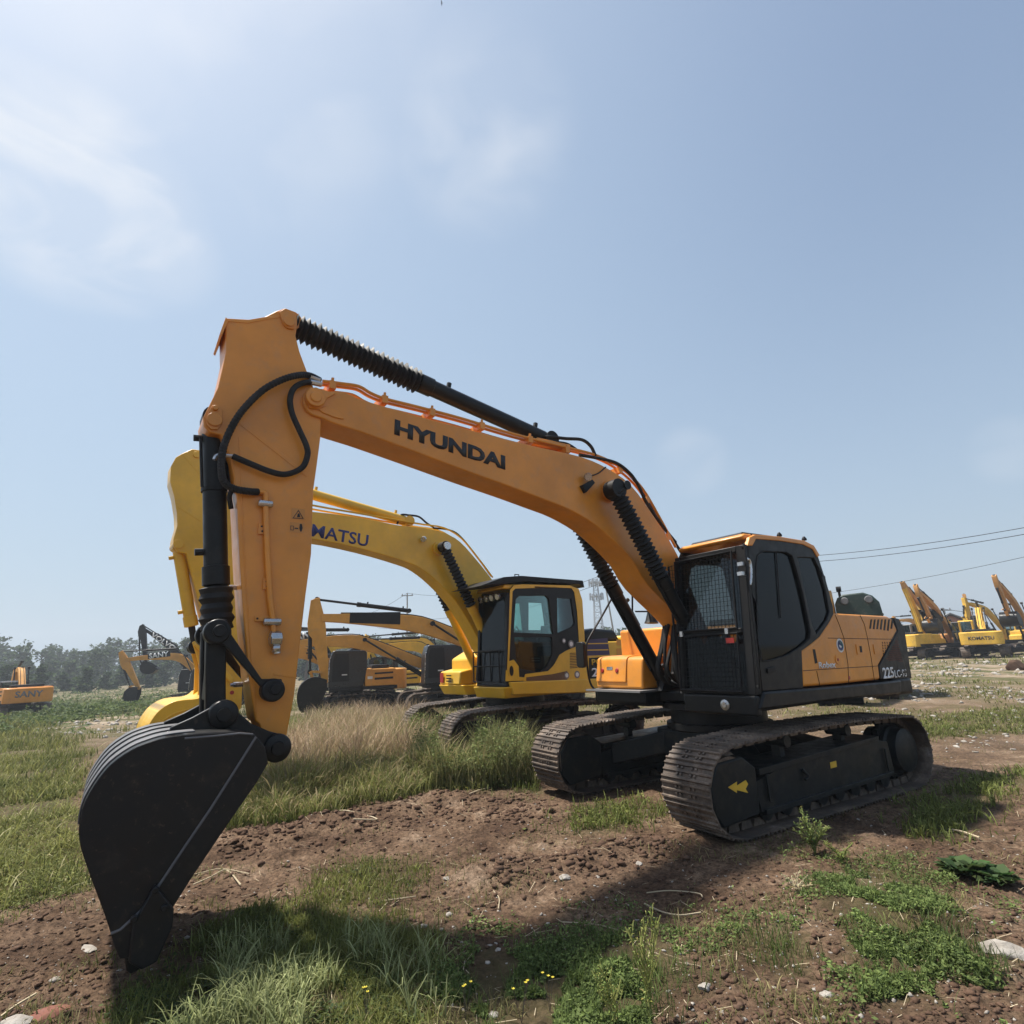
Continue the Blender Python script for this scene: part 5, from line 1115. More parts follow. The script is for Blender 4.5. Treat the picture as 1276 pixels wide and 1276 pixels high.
gen('excavator', 'small yellow excavator between the lettered one and the grey cab, boom tucked low', BP(1212, 76), 3.35, .0, 'yellow_worn', 'yellow_worn', 'yellow_worn', J=[(2.2, 3.6), (4.6, 4.6), (4.9, 5.0), (4.8, 2.6), (4.2, 1.6)], jpx=False, group=GR, th=T2)
gen('excavator', 'teal excavator whose boom shows above the orange engine cover', BP(1116, 62), 3.6, .0, 'teal', 'grey', 'teal', J=[(1.2, 4.2), (2.5, 5.1), (2.6, 5.7), (2.4, 3.4), (1.8, 2.6)], jpx=False, group=GR, th=T2)
gen('excavator', 'ochre excavator in the second rank of the far row, seen between two raised booms', BP(1168, 86), 3.3, .0, 'ochre', 'grey', 'ochre', J=[(2.0, 4.2), (4.2, 3.9), (4.5, 4.4), (4.3, 2.4), (3.7, 1.6)], jpx=False, group=GR, th=T2)
RG, QG = gen('excavator', 'green-roofed excavator almost hidden, only its cab roof above the orange engine cover', (11.0, 20.3), 4.17, .0, 'green', 'green', 'ochre', J=[(1.0, 3.75), (3.6, 2.1), (3.9, 2.2), (3.0, .9), (2.5, .4)], jpx=False, group=None, cabz=3.05)
rv = MB().prismz([(1.35, .45), (1.35, 1.30), (-.4, 1.5), (-.4, .2)], 3.06, 3.10); pr = [(.22, 2.55), (.22, 3.0), (.32, 3.20), (.50, 3.30), (1.08, 3.32), (1.32, 3.20), (1.48, 2.98), (1.52, 2.55)]; n = len(pr)
rv = MB().add([(1.18, a, b) for a, b in pr]+[(-.5, a, b) for a, b in pr], [tuple(range(n)), tuple(range(2*n-1, n-1, -1))]+[(i, (i+1) % n, n+(i+1) % n, n+i) for i in range(n)]).build('roof_cover', M['green'], RG, bevel=.05, seg=3)
for a in (.52, 1.2): MB().lathe((1.18, a, 3.08), (1.27, a, 3.08), [(0, .10), (.05, .12), (.09, .10)], 16).build('work_lamp', M['grey'], rv)
MB().lathe((.9, -.45, 3.3), (.9, -.45, 3.75), [(0, .10), (.3, .16), (.42, .12), (.45, .05)], 12).build('boom_knuckle', M['ochre'], RG)
# ------------------------------------------------------------------ growth on the plot
def blades(name, X, Y, H, Wd, c0, c1, lean=.45, droop=.5, mat='leaf', kind='stuff', jit=.25, head=None, zoff=-.01):
    n = len(X); Z = height(X, Y)+zoff; az = rng.uniform(0, 2*np.pi, n); ln = rng.uniform(.05, lean, n)*H; face = az+np.pi/2+rng.normal(0, .5, n)
    dx, dy = np.cos(az), np.sin(az); wx, wy = np.cos(face)*Wd*.5, np.sin(face)*Wd*.5; V = np.zeros((n, 7, 3))
    dr = rng.uniform(0, droop, n)
    for i, (t, w) in enumerate(((0, .8), (.4, 1.), (.75, .7))):
        cx = X+dx*ln*t**1.7; cy = Y+dy*ln*t**1.7; cz = Z+H*(t-dr*.25*t*t)
        V[:, 2*i] = np.stack([cx-wx*w, cy-wy*w, cz], 1); V[:, 2*i+1] = np.stack([cx+wx*w, cy+wy*w, cz], 1)
    V[:, 6] = np.stack([X+dx*ln*1.1, Y+dy*ln*1.1, Z+H*(1-dr*.45)], 1)
    b = (np.arange(n)*7)[:, None]; q = b+np.array([[0, 1, 3, 2, 2, 3, 5, 4, 4, 5, 6]]); lt = np.tile([4, 4, 3], n)
    m = np.clip(rng.uniform(0, 1, n)+jit*(fbm(X*1.3, Y*1.3, 2, 77)-.5)*4, 0, 1)[:, None]; c = np.array(c0)*(1-m)+np.array(c1)*m
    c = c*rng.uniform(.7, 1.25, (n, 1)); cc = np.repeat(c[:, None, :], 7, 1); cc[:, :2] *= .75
    if head is not None: hm = rng.uniform(0, 1, n) < head[0]; cc[hm, 4:] = head[1]; V[hm, 4] += (V[hm, 4]-V[hm, 5])*1.2
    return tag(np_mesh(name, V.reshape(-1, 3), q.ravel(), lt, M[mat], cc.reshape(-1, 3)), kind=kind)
def leaves(name, X, Y, Z, S, c0, c1, mat='leaf', up=.6, stretch=1.9, kind='stuff'):
    n = len(X); a = rng.normal(0, 1, (n, 3)); a[:, 2] *= .5; a /= np.linalg.norm(a, axis=1)[:, None]
    nrm = rng.normal(0, .55, (n, 3)); nrm[:, 2] += up*2; w = np.cross(nrm, a); w /= np.linalg.norm(w, axis=1)[:, None]
    P = np.stack([X, Y, Z], 1); S = S[:, None]; V = np.stack([P-a*S*.5*stretch, P+w*S*.45, P+a*S*.5*stretch, P-w*S*.45], 1)
    m = rng.uniform(0, 1, (n, 1)); c = (np.array(c0)*(1-m)+np.array(c1)*m)*rng.uniform(.65, 1.3, (n, 1)); cc = np.repeat(c[:, None, :], 4, 1)
    q = np.arange(n*4); return tag(np_mesh(name, V.reshape(-1, 3), q, np.full(n, 4), M[mat], cc.reshape(-1, 3)), kind=kind)
def gvec(px, py):
    d = FWD[None]*CF+RGT[None]*(px-638)[:, None]+DWN[None]*(py-638)[:, None]; t = -CH/d[:, 2]; return d[:, 0]*t, d[:, 1]*t
TRK = []
for bx, by, hd in ((2.5868, 7.9058, 3.6862), (-.096, 12.287, 3.608)):
    TRK.append((bx, by, hd))
def clear_of(x, y):
    ok = np.ones(x.shape, bool)
    for bx, by, hd in TRK:
        c, s = math.cos(hd), math.sin(hd); u = c*(x-bx)+s*(y-by); v = -s*(x-bx)+c*(y-by); ok &= ~((np.abs(u) < 1.95) & (np.abs(np.abs(v)-1.195) < .33))
    return ok
def scatter(names, n, x0, x1, y0, y1, f=None, w=.35):
    px = rng.uniform(x0, x1, n); py = rng.uniform(y0, y1, n); X, Y = gvec(px, py); ok = clear_of(X, Y)
    k = np.zeros(n)
    for nm in names: k = np.maximum(k, softpoly(X, Y, GRASS[nm], w))
    k = rng.uniform(0, 1, n) < k**1.6*(1-(BARE(X, Y) if 'left' in names else 0))
    ok &= k
    if f is not None: ok &= f(X, Y)
    return X[ok], Y[ok]
U = lambda n, a, b: rng.uniform(a, b, n)
GR1, GR2, GD = (.105, .130, .030), (.235, .245, .065), (.035, .058, .016)
OL, ST = (.28, .27, .095), (.40, .32, .17)
# tall rank grass, green low and straw on top
X, Y = scatter(['tall'], 105000, 280, 690, 865, 1040); n = len(X); hh = (.12+.62*np.clip(fbm(X*.9, Y*.9, 3, 41)*1.5-.22, 0, 1))*U(n, .35, 1.25)*(.22+.78*softpoly(X, Y, GRASS['tall'], 1.2))
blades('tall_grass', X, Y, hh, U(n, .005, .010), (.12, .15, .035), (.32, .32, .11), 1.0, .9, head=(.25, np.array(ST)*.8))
tanp = gp([(330, 985), (400, 890), (470, 865), (530, 878), (565, 930), (560, 960), (470, 975), (400, 1000)])
k = inpoly(X+(fbm(X*2, Y*2, 2, 5)-.5)*.8, Y+(fbm(X*2, Y*2, 2, 6)-.5)*.8, tanp) & (rng.uniform(0, 1, n) < .6*np.clip((fbm(X*1.5, Y*1.5, 3, 44)-.35)*4, 0, 1))
xs, ys = X[k], Y[k]; n = len(xs); blades('dry_grass', xs, ys, U(n, .35, .95), U(n, .003, .007), (.36, .26, .135), (.50, .40, .24), .9, .6, 'straw', head=(.8, (.40, .29, .19)))
X, Y = scatter(['left'], 85000, -60, 135, 888, 1170, lambda x, y: fbm(x*1.2, y*1.2, 4, 19, .6) > .41); n = len(X); blades('meadow_grass', X, Y, U(n, .03, .16)*(.35+4.5*np.clip(fbm(X*1.6, Y*1.6, 4, 8, .6)-.46, 0, .5)+1.6*(rng.uniform(0, 1, n) > .94)), U(n, .004, .009), (.09, .115, .028), (.33, .33, .10), 1.2, 1., head=(.08, (.42, .38, .2)))
X, Y = scatter(['left'], 9000, -60, 135, 888, 1170); n = len(X); leaves('meadow_weeds', X, Y, height(X, Y)+U(n, .0, .12), U(n, .010, .024), GR1, GR2)
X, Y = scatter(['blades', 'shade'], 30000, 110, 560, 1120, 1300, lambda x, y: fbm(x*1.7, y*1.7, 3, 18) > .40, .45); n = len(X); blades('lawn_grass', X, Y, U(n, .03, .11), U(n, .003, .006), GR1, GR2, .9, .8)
X, Y = scatter(['blades'], 5200, 110, 560, 1160, 1300, lambda x, y: fbm(x*2, y*2, 3, 15) > .42, .25); n = len(X); blades('long_grass', X, Y, U(n, .12, .26), U(n, .005, .009), (.17, .20, .065), (.38, .41, .19), .9, 1.2)
X, Y = scatter(['mid', 'shade'], 30000, 240, 560, 1065, 1240, None, .4); n = len(X); blades('short_grass', X, Y, U(n, .03, .10), U(n, .004, .008), GR1, GR2, .9, .8)
X, Y = scatter(['shade', 'blades', 'mid'], 26000, 110, 560, 1065, 1300, lambda x, y: fbm(x*3, y*3, 3, 16) > .5, .25); n = len(X); leaves('low_weeds', X, Y, height(X, Y)+U(n, .0, .05), U(n, .008, .02), (.035, .062, .025), GR1)
def cl_h(X, Y): return np.clip((fbm(X*4, Y*4, 3, 33)-.35)*2.2, 0, 1)
X, Y = scatter(['clover', 'clover2', 'clover3'], 230000, 500, 1300, 1050, 1300, lambda x, y: (fbm(x*4, y*4, 3, 33) > .45) & (fbm(x*1.1, y*1.1, 3, 34) > .36), .5); n = len(X); hh = cl_h(X, Y)
leaves('clover_patch', X, Y, height(X, Y)+hh*U(n, .0, .09), U(n, .007, .018), (.075, .115, .032), (.20, .26, .075), up=.5)
X, Y = scatter(['clover', 'clover2', 'clover3'], 22000, 500, 1300, 1050, 1300, lambda x, y: fbm(x*4, y*4, 3, 33) > .45, .3); n = len(X); blades('patch_grass', X, Y, U(n, .04, .13), U(n, .003, .006), (.06, .09, .025), (.14, .19, .05), .8, .6)
X, Y = scatter(['right', 'right2', 'under', 'bankt'], 70000, 550, 1420, 870, 1060, lambda x, y: fbm(x*3, y*3, 3, 35) > .38, .35); n = len(X); blades('verge_grass', X, Y, U(n, .05, .17), U(n, .006, .012), GR1, (.20, .23, .06), .9, .8)
X, Y = scatter(['right', 'right2', 'under', 'bankt'], 40000, 550, 1420, 870, 1060, lambda x, y: fbm(x*3, y*3, 3, 35) > .42, .35); n = len(X); leaves('verge_weeds', X, Y, height(X, Y)+U(n, 0, .10), U(n, .012, .03), GR1, GR2)
# a leafy thicket growing up in front of the yellow machine's crawlers
tk_ = gp([(500, 960), (525, 915), (600, 905), (680, 925), (690, 965), (640, 985), (540, 990)])
px = U(60000, 490, 700); py = U(60000, 900, 995); X, Y = gvec(px, py); k = inpoly(X, Y, tk_) & clear_of(X, Y) & (fbm(X*2, Y*2, 3, 55) > .40); X, Y = X[k], Y[k]; n = len(X); top = np.clip((fbm(X*2, Y*2, 3, 55)-.36)*3.2, .1, 1)*.75
leaves('weed_thicket', X, Y, height(X, Y)+top*U(n, 0, 1)**.7, U(n, .012, .034), (.085, .125, .035), (.26, .30, .11), up=.2)
blades('weed_stems', X[:7000], Y[:7000], top[:7000]*U(min(7000, n), .7, 1.35), U(min(7000, n), .004, .008), (.12, .14, .045), (.34, .32, .15), .6, .3)
# thin wild tufts over the bare soil
px = U(42000, -100, 1400); py = U(42000, 900, 1300); X, Y = gvec(px, py); k = clear_of(X, Y) & (fbm(X*1.8, Y*1.8, 4, 90) > .56); X, Y = X[k], Y[k]; n = len(X); blades('sparse_tufts', X, Y, U(n, .02, .09), U(n, .003, .007), GR1, (.30, .25, .12), 1.2, 1.)
# the rough field behind, down to the far row
px = U(150000, -150, 1450); py = 835+165*rng.uniform(0, 1, 150000)**1.35-.0413*(px-638); X, Y = gvec(px, py)
k = (Y > 8.8) & (Y < 75) & clear_of(X, Y) & (grassiness(X, Y) > rng.uniform(.15, 1.1, len(X))) & (fbm(X*.9, Y*.9, 4, 92, .6) > .40+.07*(X < -2)); X, Y = X[k], Y[k]; n = len(X); sc = np.clip(Y/13, 1, 3.6)
lf = np.clip(-X/8, 0, 1); blades('field_grass', X, Y, U(n, .05, .14)*sc*(.7+.9*lf), U(n, .010, .022)*sc, GR1, OL, .9, .5)
weedp = [((0, 120, 862, 905), 14000, .10, .40), ((55, 260, 852, 880), 16000, .2, .8), ((-200, 60, 850, 885), 9000, .2, .8)]
for (a, b, c_, d_), nn, h0, h1 in weedp:
    px = U(nn, a, b); py = U(nn, c_, d_); X, Y = gvec(px, py); k = (fbm(X*.5, Y*.5, 3, 61) > .42) & (rng.uniform(0, 1, nn) > BARE(X, Y)); X, Y = X[k], Y[k]; n = len(X); cl_ = np.clip((fbm(X*.5, Y*.5, 3, 61)-.4)*4, .1, 1)
    leaves('weed_thicket', X, Y, height(X, Y)+cl_*U(n, 0, h1), U(n, .05, .13)*np.clip(Y/25, .7, 1.6), (.05, .085, .025), (.14, .18, .055))
# ---- stones and lumps
ico = bmesh.new(); bmesh.ops.create_icosphere(ico, subdivisions=1, radius=1.); IV = np.array([v.co[:] for v in ico.verts]); IF = np.array([[v.index for v in f.verts] for f in ico.faces]); ico.free()
def lumps(name, X, Y, S, mat, sink=.35, flat=.65, kind='stuff'):
    n = len(X); k = len(IV); Rn = rng.uniform(.35, 1.35, (n, k, 1)); V = IV[None]*Rn*S[:, None, None]; V = V*np.stack([U(n, .7, 1.4), U(n, .7, 1.3), np.full(n, flat)], 1)[:, None, :]
    V = V+np.stack([X, Y, height(X, Y)+S*flat*(1-2*sink)*.5], 1)[:, None, :]
    F_ = IF[None]+(np.arange(n)*k)[:, None, None]; return tag(np_mesh(name, V.reshape(-1, 3), F_.ravel(), np.full(n*len(IF), 3), M[mat]), kind=kind)
M['clod'] = paint('dry soil lump', (.105, .064, .043), .95, .5, (.16, .11, .08), spec=.1, bump=.6)
px = U(26000, -100, 1400); py = U(26000, 960, 1300); X, Y = gvec(px, py); k = clear_of(X, Y) & (grassiness(X, Y) < .5) & (fbm(X*1.2, Y*1.2, 3, 70) > .40); lumps('soil_clods', X[k], Y[k], .003+.024*rng.uniform(0, 1, k.sum())**5, 'clod')
for pa, pb, wd, nn in (((270, 1055), (560, 1000), 26, 1500), ((540, 1000), (690, 1015), 20, 900), ((610, 1095), (860, 1055), 18, 800)):
    t = U(nn, 0, 1); px = pa[0]+(pb[0]-pa[0])*t; py = pa[1]+(pb[1]-pa[1])*t+rng.normal(0, wd*.6, nn); X, Y = gvec(px, py); k = clear_of(X, Y); lumps('soil_clods', X[k], Y[k], .005+.04*rng.uniform(0, 1, k.sum())**4, 'clod')
px = U(3600, -100, 1400); py = U(3600, 930, 1300); X, Y = gvec(px, py); k = clear_of(X, Y) & (fbm(X*1.1, Y*1.1, 3, 71) > .42); lumps('pebbles', X[k], Y[k], .004+.013*rng.uniform(0, 1, k.sum())**4, 'stone')
px = np.concatenate([U(1500, 1130, 1400), U(500, 40, 230), U(900, 950, 1400)]); py = np.concatenate([U(1500, 822, 880), U(500, 884, 912), U(900, 860, 960)]); X, Y = gvec(px, py); k = (X**2+Y**2 < 70**2) & (Y > 0) & clear_of(X, Y) & (fbm(X*.4, Y*.25, 3, 95) > .47); X, Y = X[k], Y[k]; lumps('rubble', X, Y, (.012+.075*rng.uniform(0, 1, len(X))**5)*np.clip(Y/14, .6, 2.6), 'stone')
def rock(px, py, s, label, mat='stone', nm='rock', sx=1.3, sy=.9, sz=.6, rot=0., seed=0, group=None):
    x, y = ground(px, py); bm = bmesh.new(); bmesh.ops.create_icosphere(bm, subdivisions=3, radius=1.); r = random.Random(seed+7)
    pl_ = [(Vector((r.uniform(-1, 1), r.uniform(-1, 1), r.uniform(-.5, 1))).normalized(), r.uniform(.55, .85)) for _ in range(9)]
    for v in bm.verts:
        for n_, d in pl_:
            e = v.co.dot(n_)-d
            if e > 0: v.co -= n_*e*.85
        v.co = Vector((v.co.x*sx, v.co.y*sy, v.co.z*sz))*s*(1+.07*math.sin(v.co.x*9+seed)*math.cos(v.co.y*11))
    me = bpy.data.meshes.new(nm); bm.to_mesh(me); bm.free(); me.polygons.foreach_set('use_smooth', [True]*len(me.polygons)); me.set_sharp_from_angle(angle=math.radians(25)); me.materials.append(M[mat])
    o = bpy.data.objects.new(nm, me); COL.objects.link(o); o.location = (x, y, hz1(x, y)+s*sz*.25); o.rotation_euler = (0, 0, rot); return tag(o, label, 'rock', group)
rock(1250, 1196, .085, 'long pale white rock at the right edge of the dirt', sx=1.7, sy=.7, sz=.7, rot=-.75)
rock(1080, 743+405, .0, '') if False else None
for i, (a, b, s, lb) in enumerate(((703, 1101, .045, 'tan rounded stone on the bare soil below the tracks'), (796, 1080, .035, 'small white stone in front of the near crawler'), (556, 1096, .03, 'flat brown stone beside the grass tongue in the middle'), (527, 1147, .033, 'white stone at the edge of the shaded grass'), (560, 1135, .028, 'grey stone on bare soil between two shaded grass patches'), (615, 1257, .03, 'white round stone among the clover at the bottom'), (878, 1228, .035, 'small grey stone right of the tall yellow weed'), (620, 1178, .022, 'tiny pale stone just above the clover patch'), (110, 1178, .05, 'flat white slab in the soil left of the bucket'), (70, 1218, .03, 'small white stone at the lower left in churned soil'), (745, 1096, .02, 'little white pebble stone right of the tan stone'), (1030, 1245, .03, 'pale stone below the right clover patch'))):
    rock(a, b, s, lb, seed=i, sz=.55 if i != 8 else .25, sx=1.2 if i != 8 else 1.8, rot=i*1.1)
rock(62, 1258, .07, 'broken piece of red brick lying at the bottom left', 'brick', 'brick_fragment', seed=40, sx=1.4, sz=.45, rot=.4)['category'] = 'brick'
rock(20, 1270, .06, 'pale pinkish stone beside the red brick at the corner', seed=41, sx=1.5, sz=.4)
rock(1268, 838, .45, 'brown boulder on the rubble at the far right', 'clod', seed=42, sz=.9)
# ---- single plants
def stem_plant(px, py, label, nst, h, leaf, c0, c1, spread=.35, lw=.01, leafy=1., nm='weed_plant', droop=.2, br=0, seed=0, cat='weed', group=None):
    x, y = ground(px, py); z = hz1(x, y); R = empty(nm, (x, y, z), 0); tag(R, label, cat, group); r = random.Random(seed+3); LV = []; sm_ = MB()
    for i in range(nst):
        a = r.uniform(0, 6.28); sp = r.uniform(.1, spread); hh = h*r.uniform(.55, 1.); P = [Vector((0, 0, -.02))]
        for k in range(1, 6): t = k/5; P.append(Vector((math.cos(a)*sp*t**1.5+r.uniform(-.012, .012), math.sin(a)*sp*t**1.5+r.uniform(-.012, .012), hh*(t-droop*t*t))))
        sm_.tube(P, lw*.35, 4, 3); Q = catmull(P, 6)
        nl = int(14*leafy)
        for k in range(nl):
            c = Q[int((.2+.8*k/nl)*(len(Q)-1))]; b = r.uniform(0, 6.28); L_ = leaf*r.uniform(.6, 1.2)*(1.15-.5*k/nl)
            LV.append((c, Vector((math.cos(b), math.sin(b), r.uniform(.2, .9))).normalized(), L_))
        for k in range(br):
            c = Q[int((.35+.6*k/br)*(len(Q)-1))]; b = r.uniform(0, 6.28); e = c+Vector((math.cos(b)*.35, math.sin(b)*.35, .8)).normalized()*h*.28*(1.1-.6*k/br); sm_.tube([c, (c+e)/2+Vector((0, 0, -.005)), e], lw*.22, 3)
            for j in range(3): LV.append((c.lerp(e, .4+.3*j), Vector((math.cos(b+j*2), math.sin(b+j*2), .6)).normalized(), leaf*.6))
    s = sm_.build('stem', M['leaf'], R, smooth=False); nv = len(s.data.vertices); at_ = s.data.color_attributes.new('Col', 'FLOAT_COLOR', 'POINT'); at_.data.foreach_set('color', np.tile([*c1, 1.], nv).astype(np.float32))
    V = []; CC = []
    for c, d, L_ in LV:
        w = d.cross(Vector((0, 0, 1))).normalized()*L_*(.14 if lw < .02 else .3); mid = c+d*L_*.5+Vector((0, 0, L_*.08)); e = c+d*L_-Vector((0, 0, L_*.18)); V += [c, mid+w, e, mid-w]; m = r.random(); q = [(c0[j]*(1-m)+c1[j]*m)*r.uniform(.8, 1.2) for j in range(3)]; CC += [q]*4
    o = np_mesh('foliage', np.array([v[:] for v in V]), np.arange(len(V)), np.full(len(V)//4, 4), M['leaf'], np.array(CC)); o.parent = R; return R
YG, YG2 = (.20, .25, .06), (.36, .38, .12)
stem_plant(812, 1272, 'tall yellow-green feathery weed at the bottom of the plot', 5, .50, .035, YG, YG2, .12, .011, 1.1, droop=.03, br=9, seed=1)
stem_plant(770, 1285, 'smaller yellow weed left of the tall feathery one', 4, .36, .03, YG, YG2, .10, .009, 1.1, droop=.03, br=7, seed=2)
stem_plant(1016, 1065, 'leggy green weed growing in front of the near crawler', 9, .42, .07, (.10, .14, .04), (.24, .28, .09), .24, .012, 1.3, br=3, seed=3)
stem_plant(1050, 1080, 'low yellowish weed right beside the leggy green one', 6, .2, .05, (.2, .2, .06), YG, .16, .01, 1.2, seed=4)
stem_plant(995, 1120, 'withered cream-coloured weed at the edge of the clover', 7, .15, .04, (.40, .34, .2), (.5, .44, .28), .12, .01, 1.1, seed=5)
stem_plant(1205, 1090, 'dark broad-leaved plant spreading on the dirt at right', 12, .07, .17, (.035, .065, .022), (.09, .14, .045), .16, .03, .5, droop=.1, seed=6)
stem_plant(1245, 1100, 'dark broad-leaved plant, the smaller one nearest the right edge', 8, .06, .14, (.035, .065, .022), (.09, .14, .045), .13, .03, .5, droop=.1, seed=7)
stem_plant(606, 962, 'tall green weed in front of the yellow machine, feathery top', 20, 1.0, .09, (.07, .10, .03), (.22, .24, .09), .40, .016, 1.5, br=6, seed=8)
stem_plant(640, 972, 'leafy flowering weed between the two machines crawlers', 22, .5, .07, (.07, .12, .03), (.20, .26, .08), .34, .014, 1.5, br=3, seed=9)
stem_plant(572, 970, 'leafy weed under the yellow machine front crawler', 22, .5, .07, (.07, .11, .03), (.22, .26, .09), .34, .014, 1.5, br=3, seed=10)
WG = 'wispy reddish weeds sticking out of the tall grass'
for i, (a, b, hh, lb) in enumerate(((540, 905, .85, 'wispy reddish weed just left of the yellow machine crawler'), (468, 900, .95, 'wispy reddish weed in the middle of the tall grass'), (430, 905, .8, 'wispy reddish weed left of the middle of the grass'), (385, 900, .8, 'wispy reddish weed next to the orange arm'), (525, 915, .6, 'short wispy weed at the right end of the tall grass'))):
    stem_plant(a, b, lb, 14, hh, .05, (.22, .17, .11), (.38, .31, .20), .50, .013, 1.3, br=9, seed=20+i, group=WG)
for i, (a, b) in enumerate(((372, 1010), (366, 1015))): stem_plant(a, b, ('tall thin green stalk standing beside the bucket pin', 'second thin stalk close by the bucket pin')[i], 2, .75, .03, GR2, OL, .05, .008, 1.6, seed=30+i)
fl = MB()
def flower(px, py, lab, h=.16, seed=0, n=3):
    x, y = ground(px, py); z = hz1(x, y); R = empty('flower', (x, y, z)); tag(R, lab, 'flower', 'yellow wild flowers'); r = random.Random(seed); s = MB(); f = MB()
    for i in range(n):
        a, b = r.uniform(-.04, .04), r.uniform(-.04, .04); s.tube([(0, 0, 0), (a*.6, b*.6, h*.6), (a, b, h)], .0018, 4)
        for k in range(5): t = k*1.257; f.add([(a, b, h), (a+.007*math.cos(t-.4), b+.007*math.sin(t-.4), h+.005), (a+.010*math.cos(t), b+.010*math.sin(t), h+.006), (a+.007*math.cos(t+.4), b+.007*math.sin(t+.4), h+.005)], [(0, 1, 2, 3)])
    o = s.build('stem', M['bark'], R); f.build('petals', M['petal'], R, smooth=False)
M['petal'] = paint('yellow petals', (.75, .62, .05), .6, .02)
for i, (a, b, lb) in enumerate(((580, 1265, 'yellow wild flower at the bottom, left of the white stone'), (685, 1252, 'yellow wild flower in the clover, furthest right'), (650, 1272, 'yellow wild flower at the very bottom edge of the clover'), (457, 1270, 'yellow wild flower among the long grass blades'))): flower(a, b, lb, seed=i)
# dry stalks lying about
def stalk(pts, r, lab, k=0, grp='dry stalks lying on the soil'):
    P = []
    for a, b in pts: x, y = ground(a, b); P.append((x, y, hz1(x, y)+r*1.5+.012))
    o = MB().tube(P, r, 5, 4).build('dry_stalk', M['straw_'], None); tag(o, lab, 'stalk', grp)
M['straw_'] = paint('bleached straw', (.46, .38, .25), .8, .1)
for pts, r, lb in ((((1180, 1036), (1200, 1042), (1222, 1050)), .008, 'straight pale stick on the dirt near the right edge'), (((806, 1115), (835, 1113), (870, 1118), (876, 1123)), .004, 'thin curved dry stalk above the clover in the middle'), (((803, 1128), (825, 1136), (848, 1143), (874, 1142)), .005, 'bent dry stalk nearest the tall yellow weed'), (((475, 1118), (500, 1117), (518, 1114)), .004, 'thin straight stalk right of the grass tongue'), (((615, 1112), (622, 1120), (621, 1132)), .004, 'short upright-looking straw on the bare soil'), (((388, 1020), (405, 1026), (430, 1022), (470, 1028), (440, 1034)), .008, 'bleached branching stalk at the foot of the tall grass'), (((585, 1003), (600, 990), (615, 984)), .007, 'grey twig on the soil before the yellow machine'), (((240, 1108), (262, 1098), (282, 1090), (300, 1103)), .006, 'loose straw right of the bucket edge'), (((228, 1100), (250, 1092), (276, 1088), (310, 1092)), .005, 'longer loose straw behind the bucket edge'), (((0, 1268), (20, 1252), (45, 1238)), .007, 'pair of dry stems crossing at bottom left corner'), (((700, 1128+20), (740, 1152), (770, 1160)), .004, 'thin stalk under the middle clover edge')): stalk(pts, r, lb)
px = U(450, 230, 1276); py = U(450, 1000, 1276); X, Y = gvec(px, py); k = clear_of(X, Y); X, Y = X[k], Y[k]; n = len(X); a = U(n, 0, 6.28); L_ = U(n, .03, .16); Z = height(X, Y)+.012; r_ = U(n, .001, .0022)
dx, dy = np.cos(a)*L_, np.sin(a)*L_; ex, ey = -np.sin(a)*r_, np.cos(a)*r_; Z2 = height(X+dx, Y+dy)+.014
V = np.stack([np.stack([X-ex, Y-ey, Z], 1), np.stack([X+ex, Y+ey, Z], 1), np.stack([X+dx+ex, Y+dy+ey, Z2], 1), np.stack([X+dx-ex, Y+dy-ey, Z2], 1)], 1)
tag(np_mesh('straw_litter', V.reshape(-1, 3), np.arange(n*4), np.full(n, 4), M['straw_']), kind='stuff')
# ------------------------------------------------------------------ far woodland, single trees, poles, wires, tower, shed
def crown_cards(cx, cy, cz, rx, rz, n, s):
    d = rng.normal(0, 1, (n, 3)); d /= np.linalg.norm(d, axis=1)[:, None]; r = rng.uniform(.35, 1., n)**.6; lump = 1+.35*np.sin(d[:, 0]*4+cx)*np.cos(d[:, 1]*5+cy)+.25*np.sin(d[:, 2]*6+cx*2)
    return cx+d[:, 0]*r*rx*lump, cy+d[:, 1]*r*rx*lump, cz+d[:, 2]*r*rz*lump, rng.uniform(.6, 1.3, n)*s
XS = []
for row, (dist, h0, h1, step) in enumerate(((118, 2.6, 4.6, 2.6), (150, 5, 8, 4.2), (175, 6, 10, 4.6), (205, 8, 12.5, 5.4), (245, 9.5, 15.5, 6.5))):
    a = -62.
    while a < 12:
        d = dist*random.uniform(.95, 1.06); x, y = d*math.sin(math.radians(a)), d*math.cos(math.radians(a)); h = random.uniform(h0, h1)*(1. if a < -3 else .8); z = hz1(x, y)
        for k in range(5):
            ox, oz = random.uniform(-.3, .3)*h*(1.1-.2*k), h*(.08+.2*k)
            XS.append(crown_cards(x+ox, y+ox*.3, z+oz, h*random.uniform(.26, .42)*(1.15-.14*k), h*random.uniform(.15, .22), 150, dist*.0038))
        a += math.degrees(step/d)*random.uniform(.7, 1.4)
X, Y, Z, S = [np.concatenate(q) for q in zip(*XS)]
leaves('far_woodland', X, Y, Z, S, (.022, .048, .016), (.075, .115, .036), 'wood_leaf', .3, 1.2)
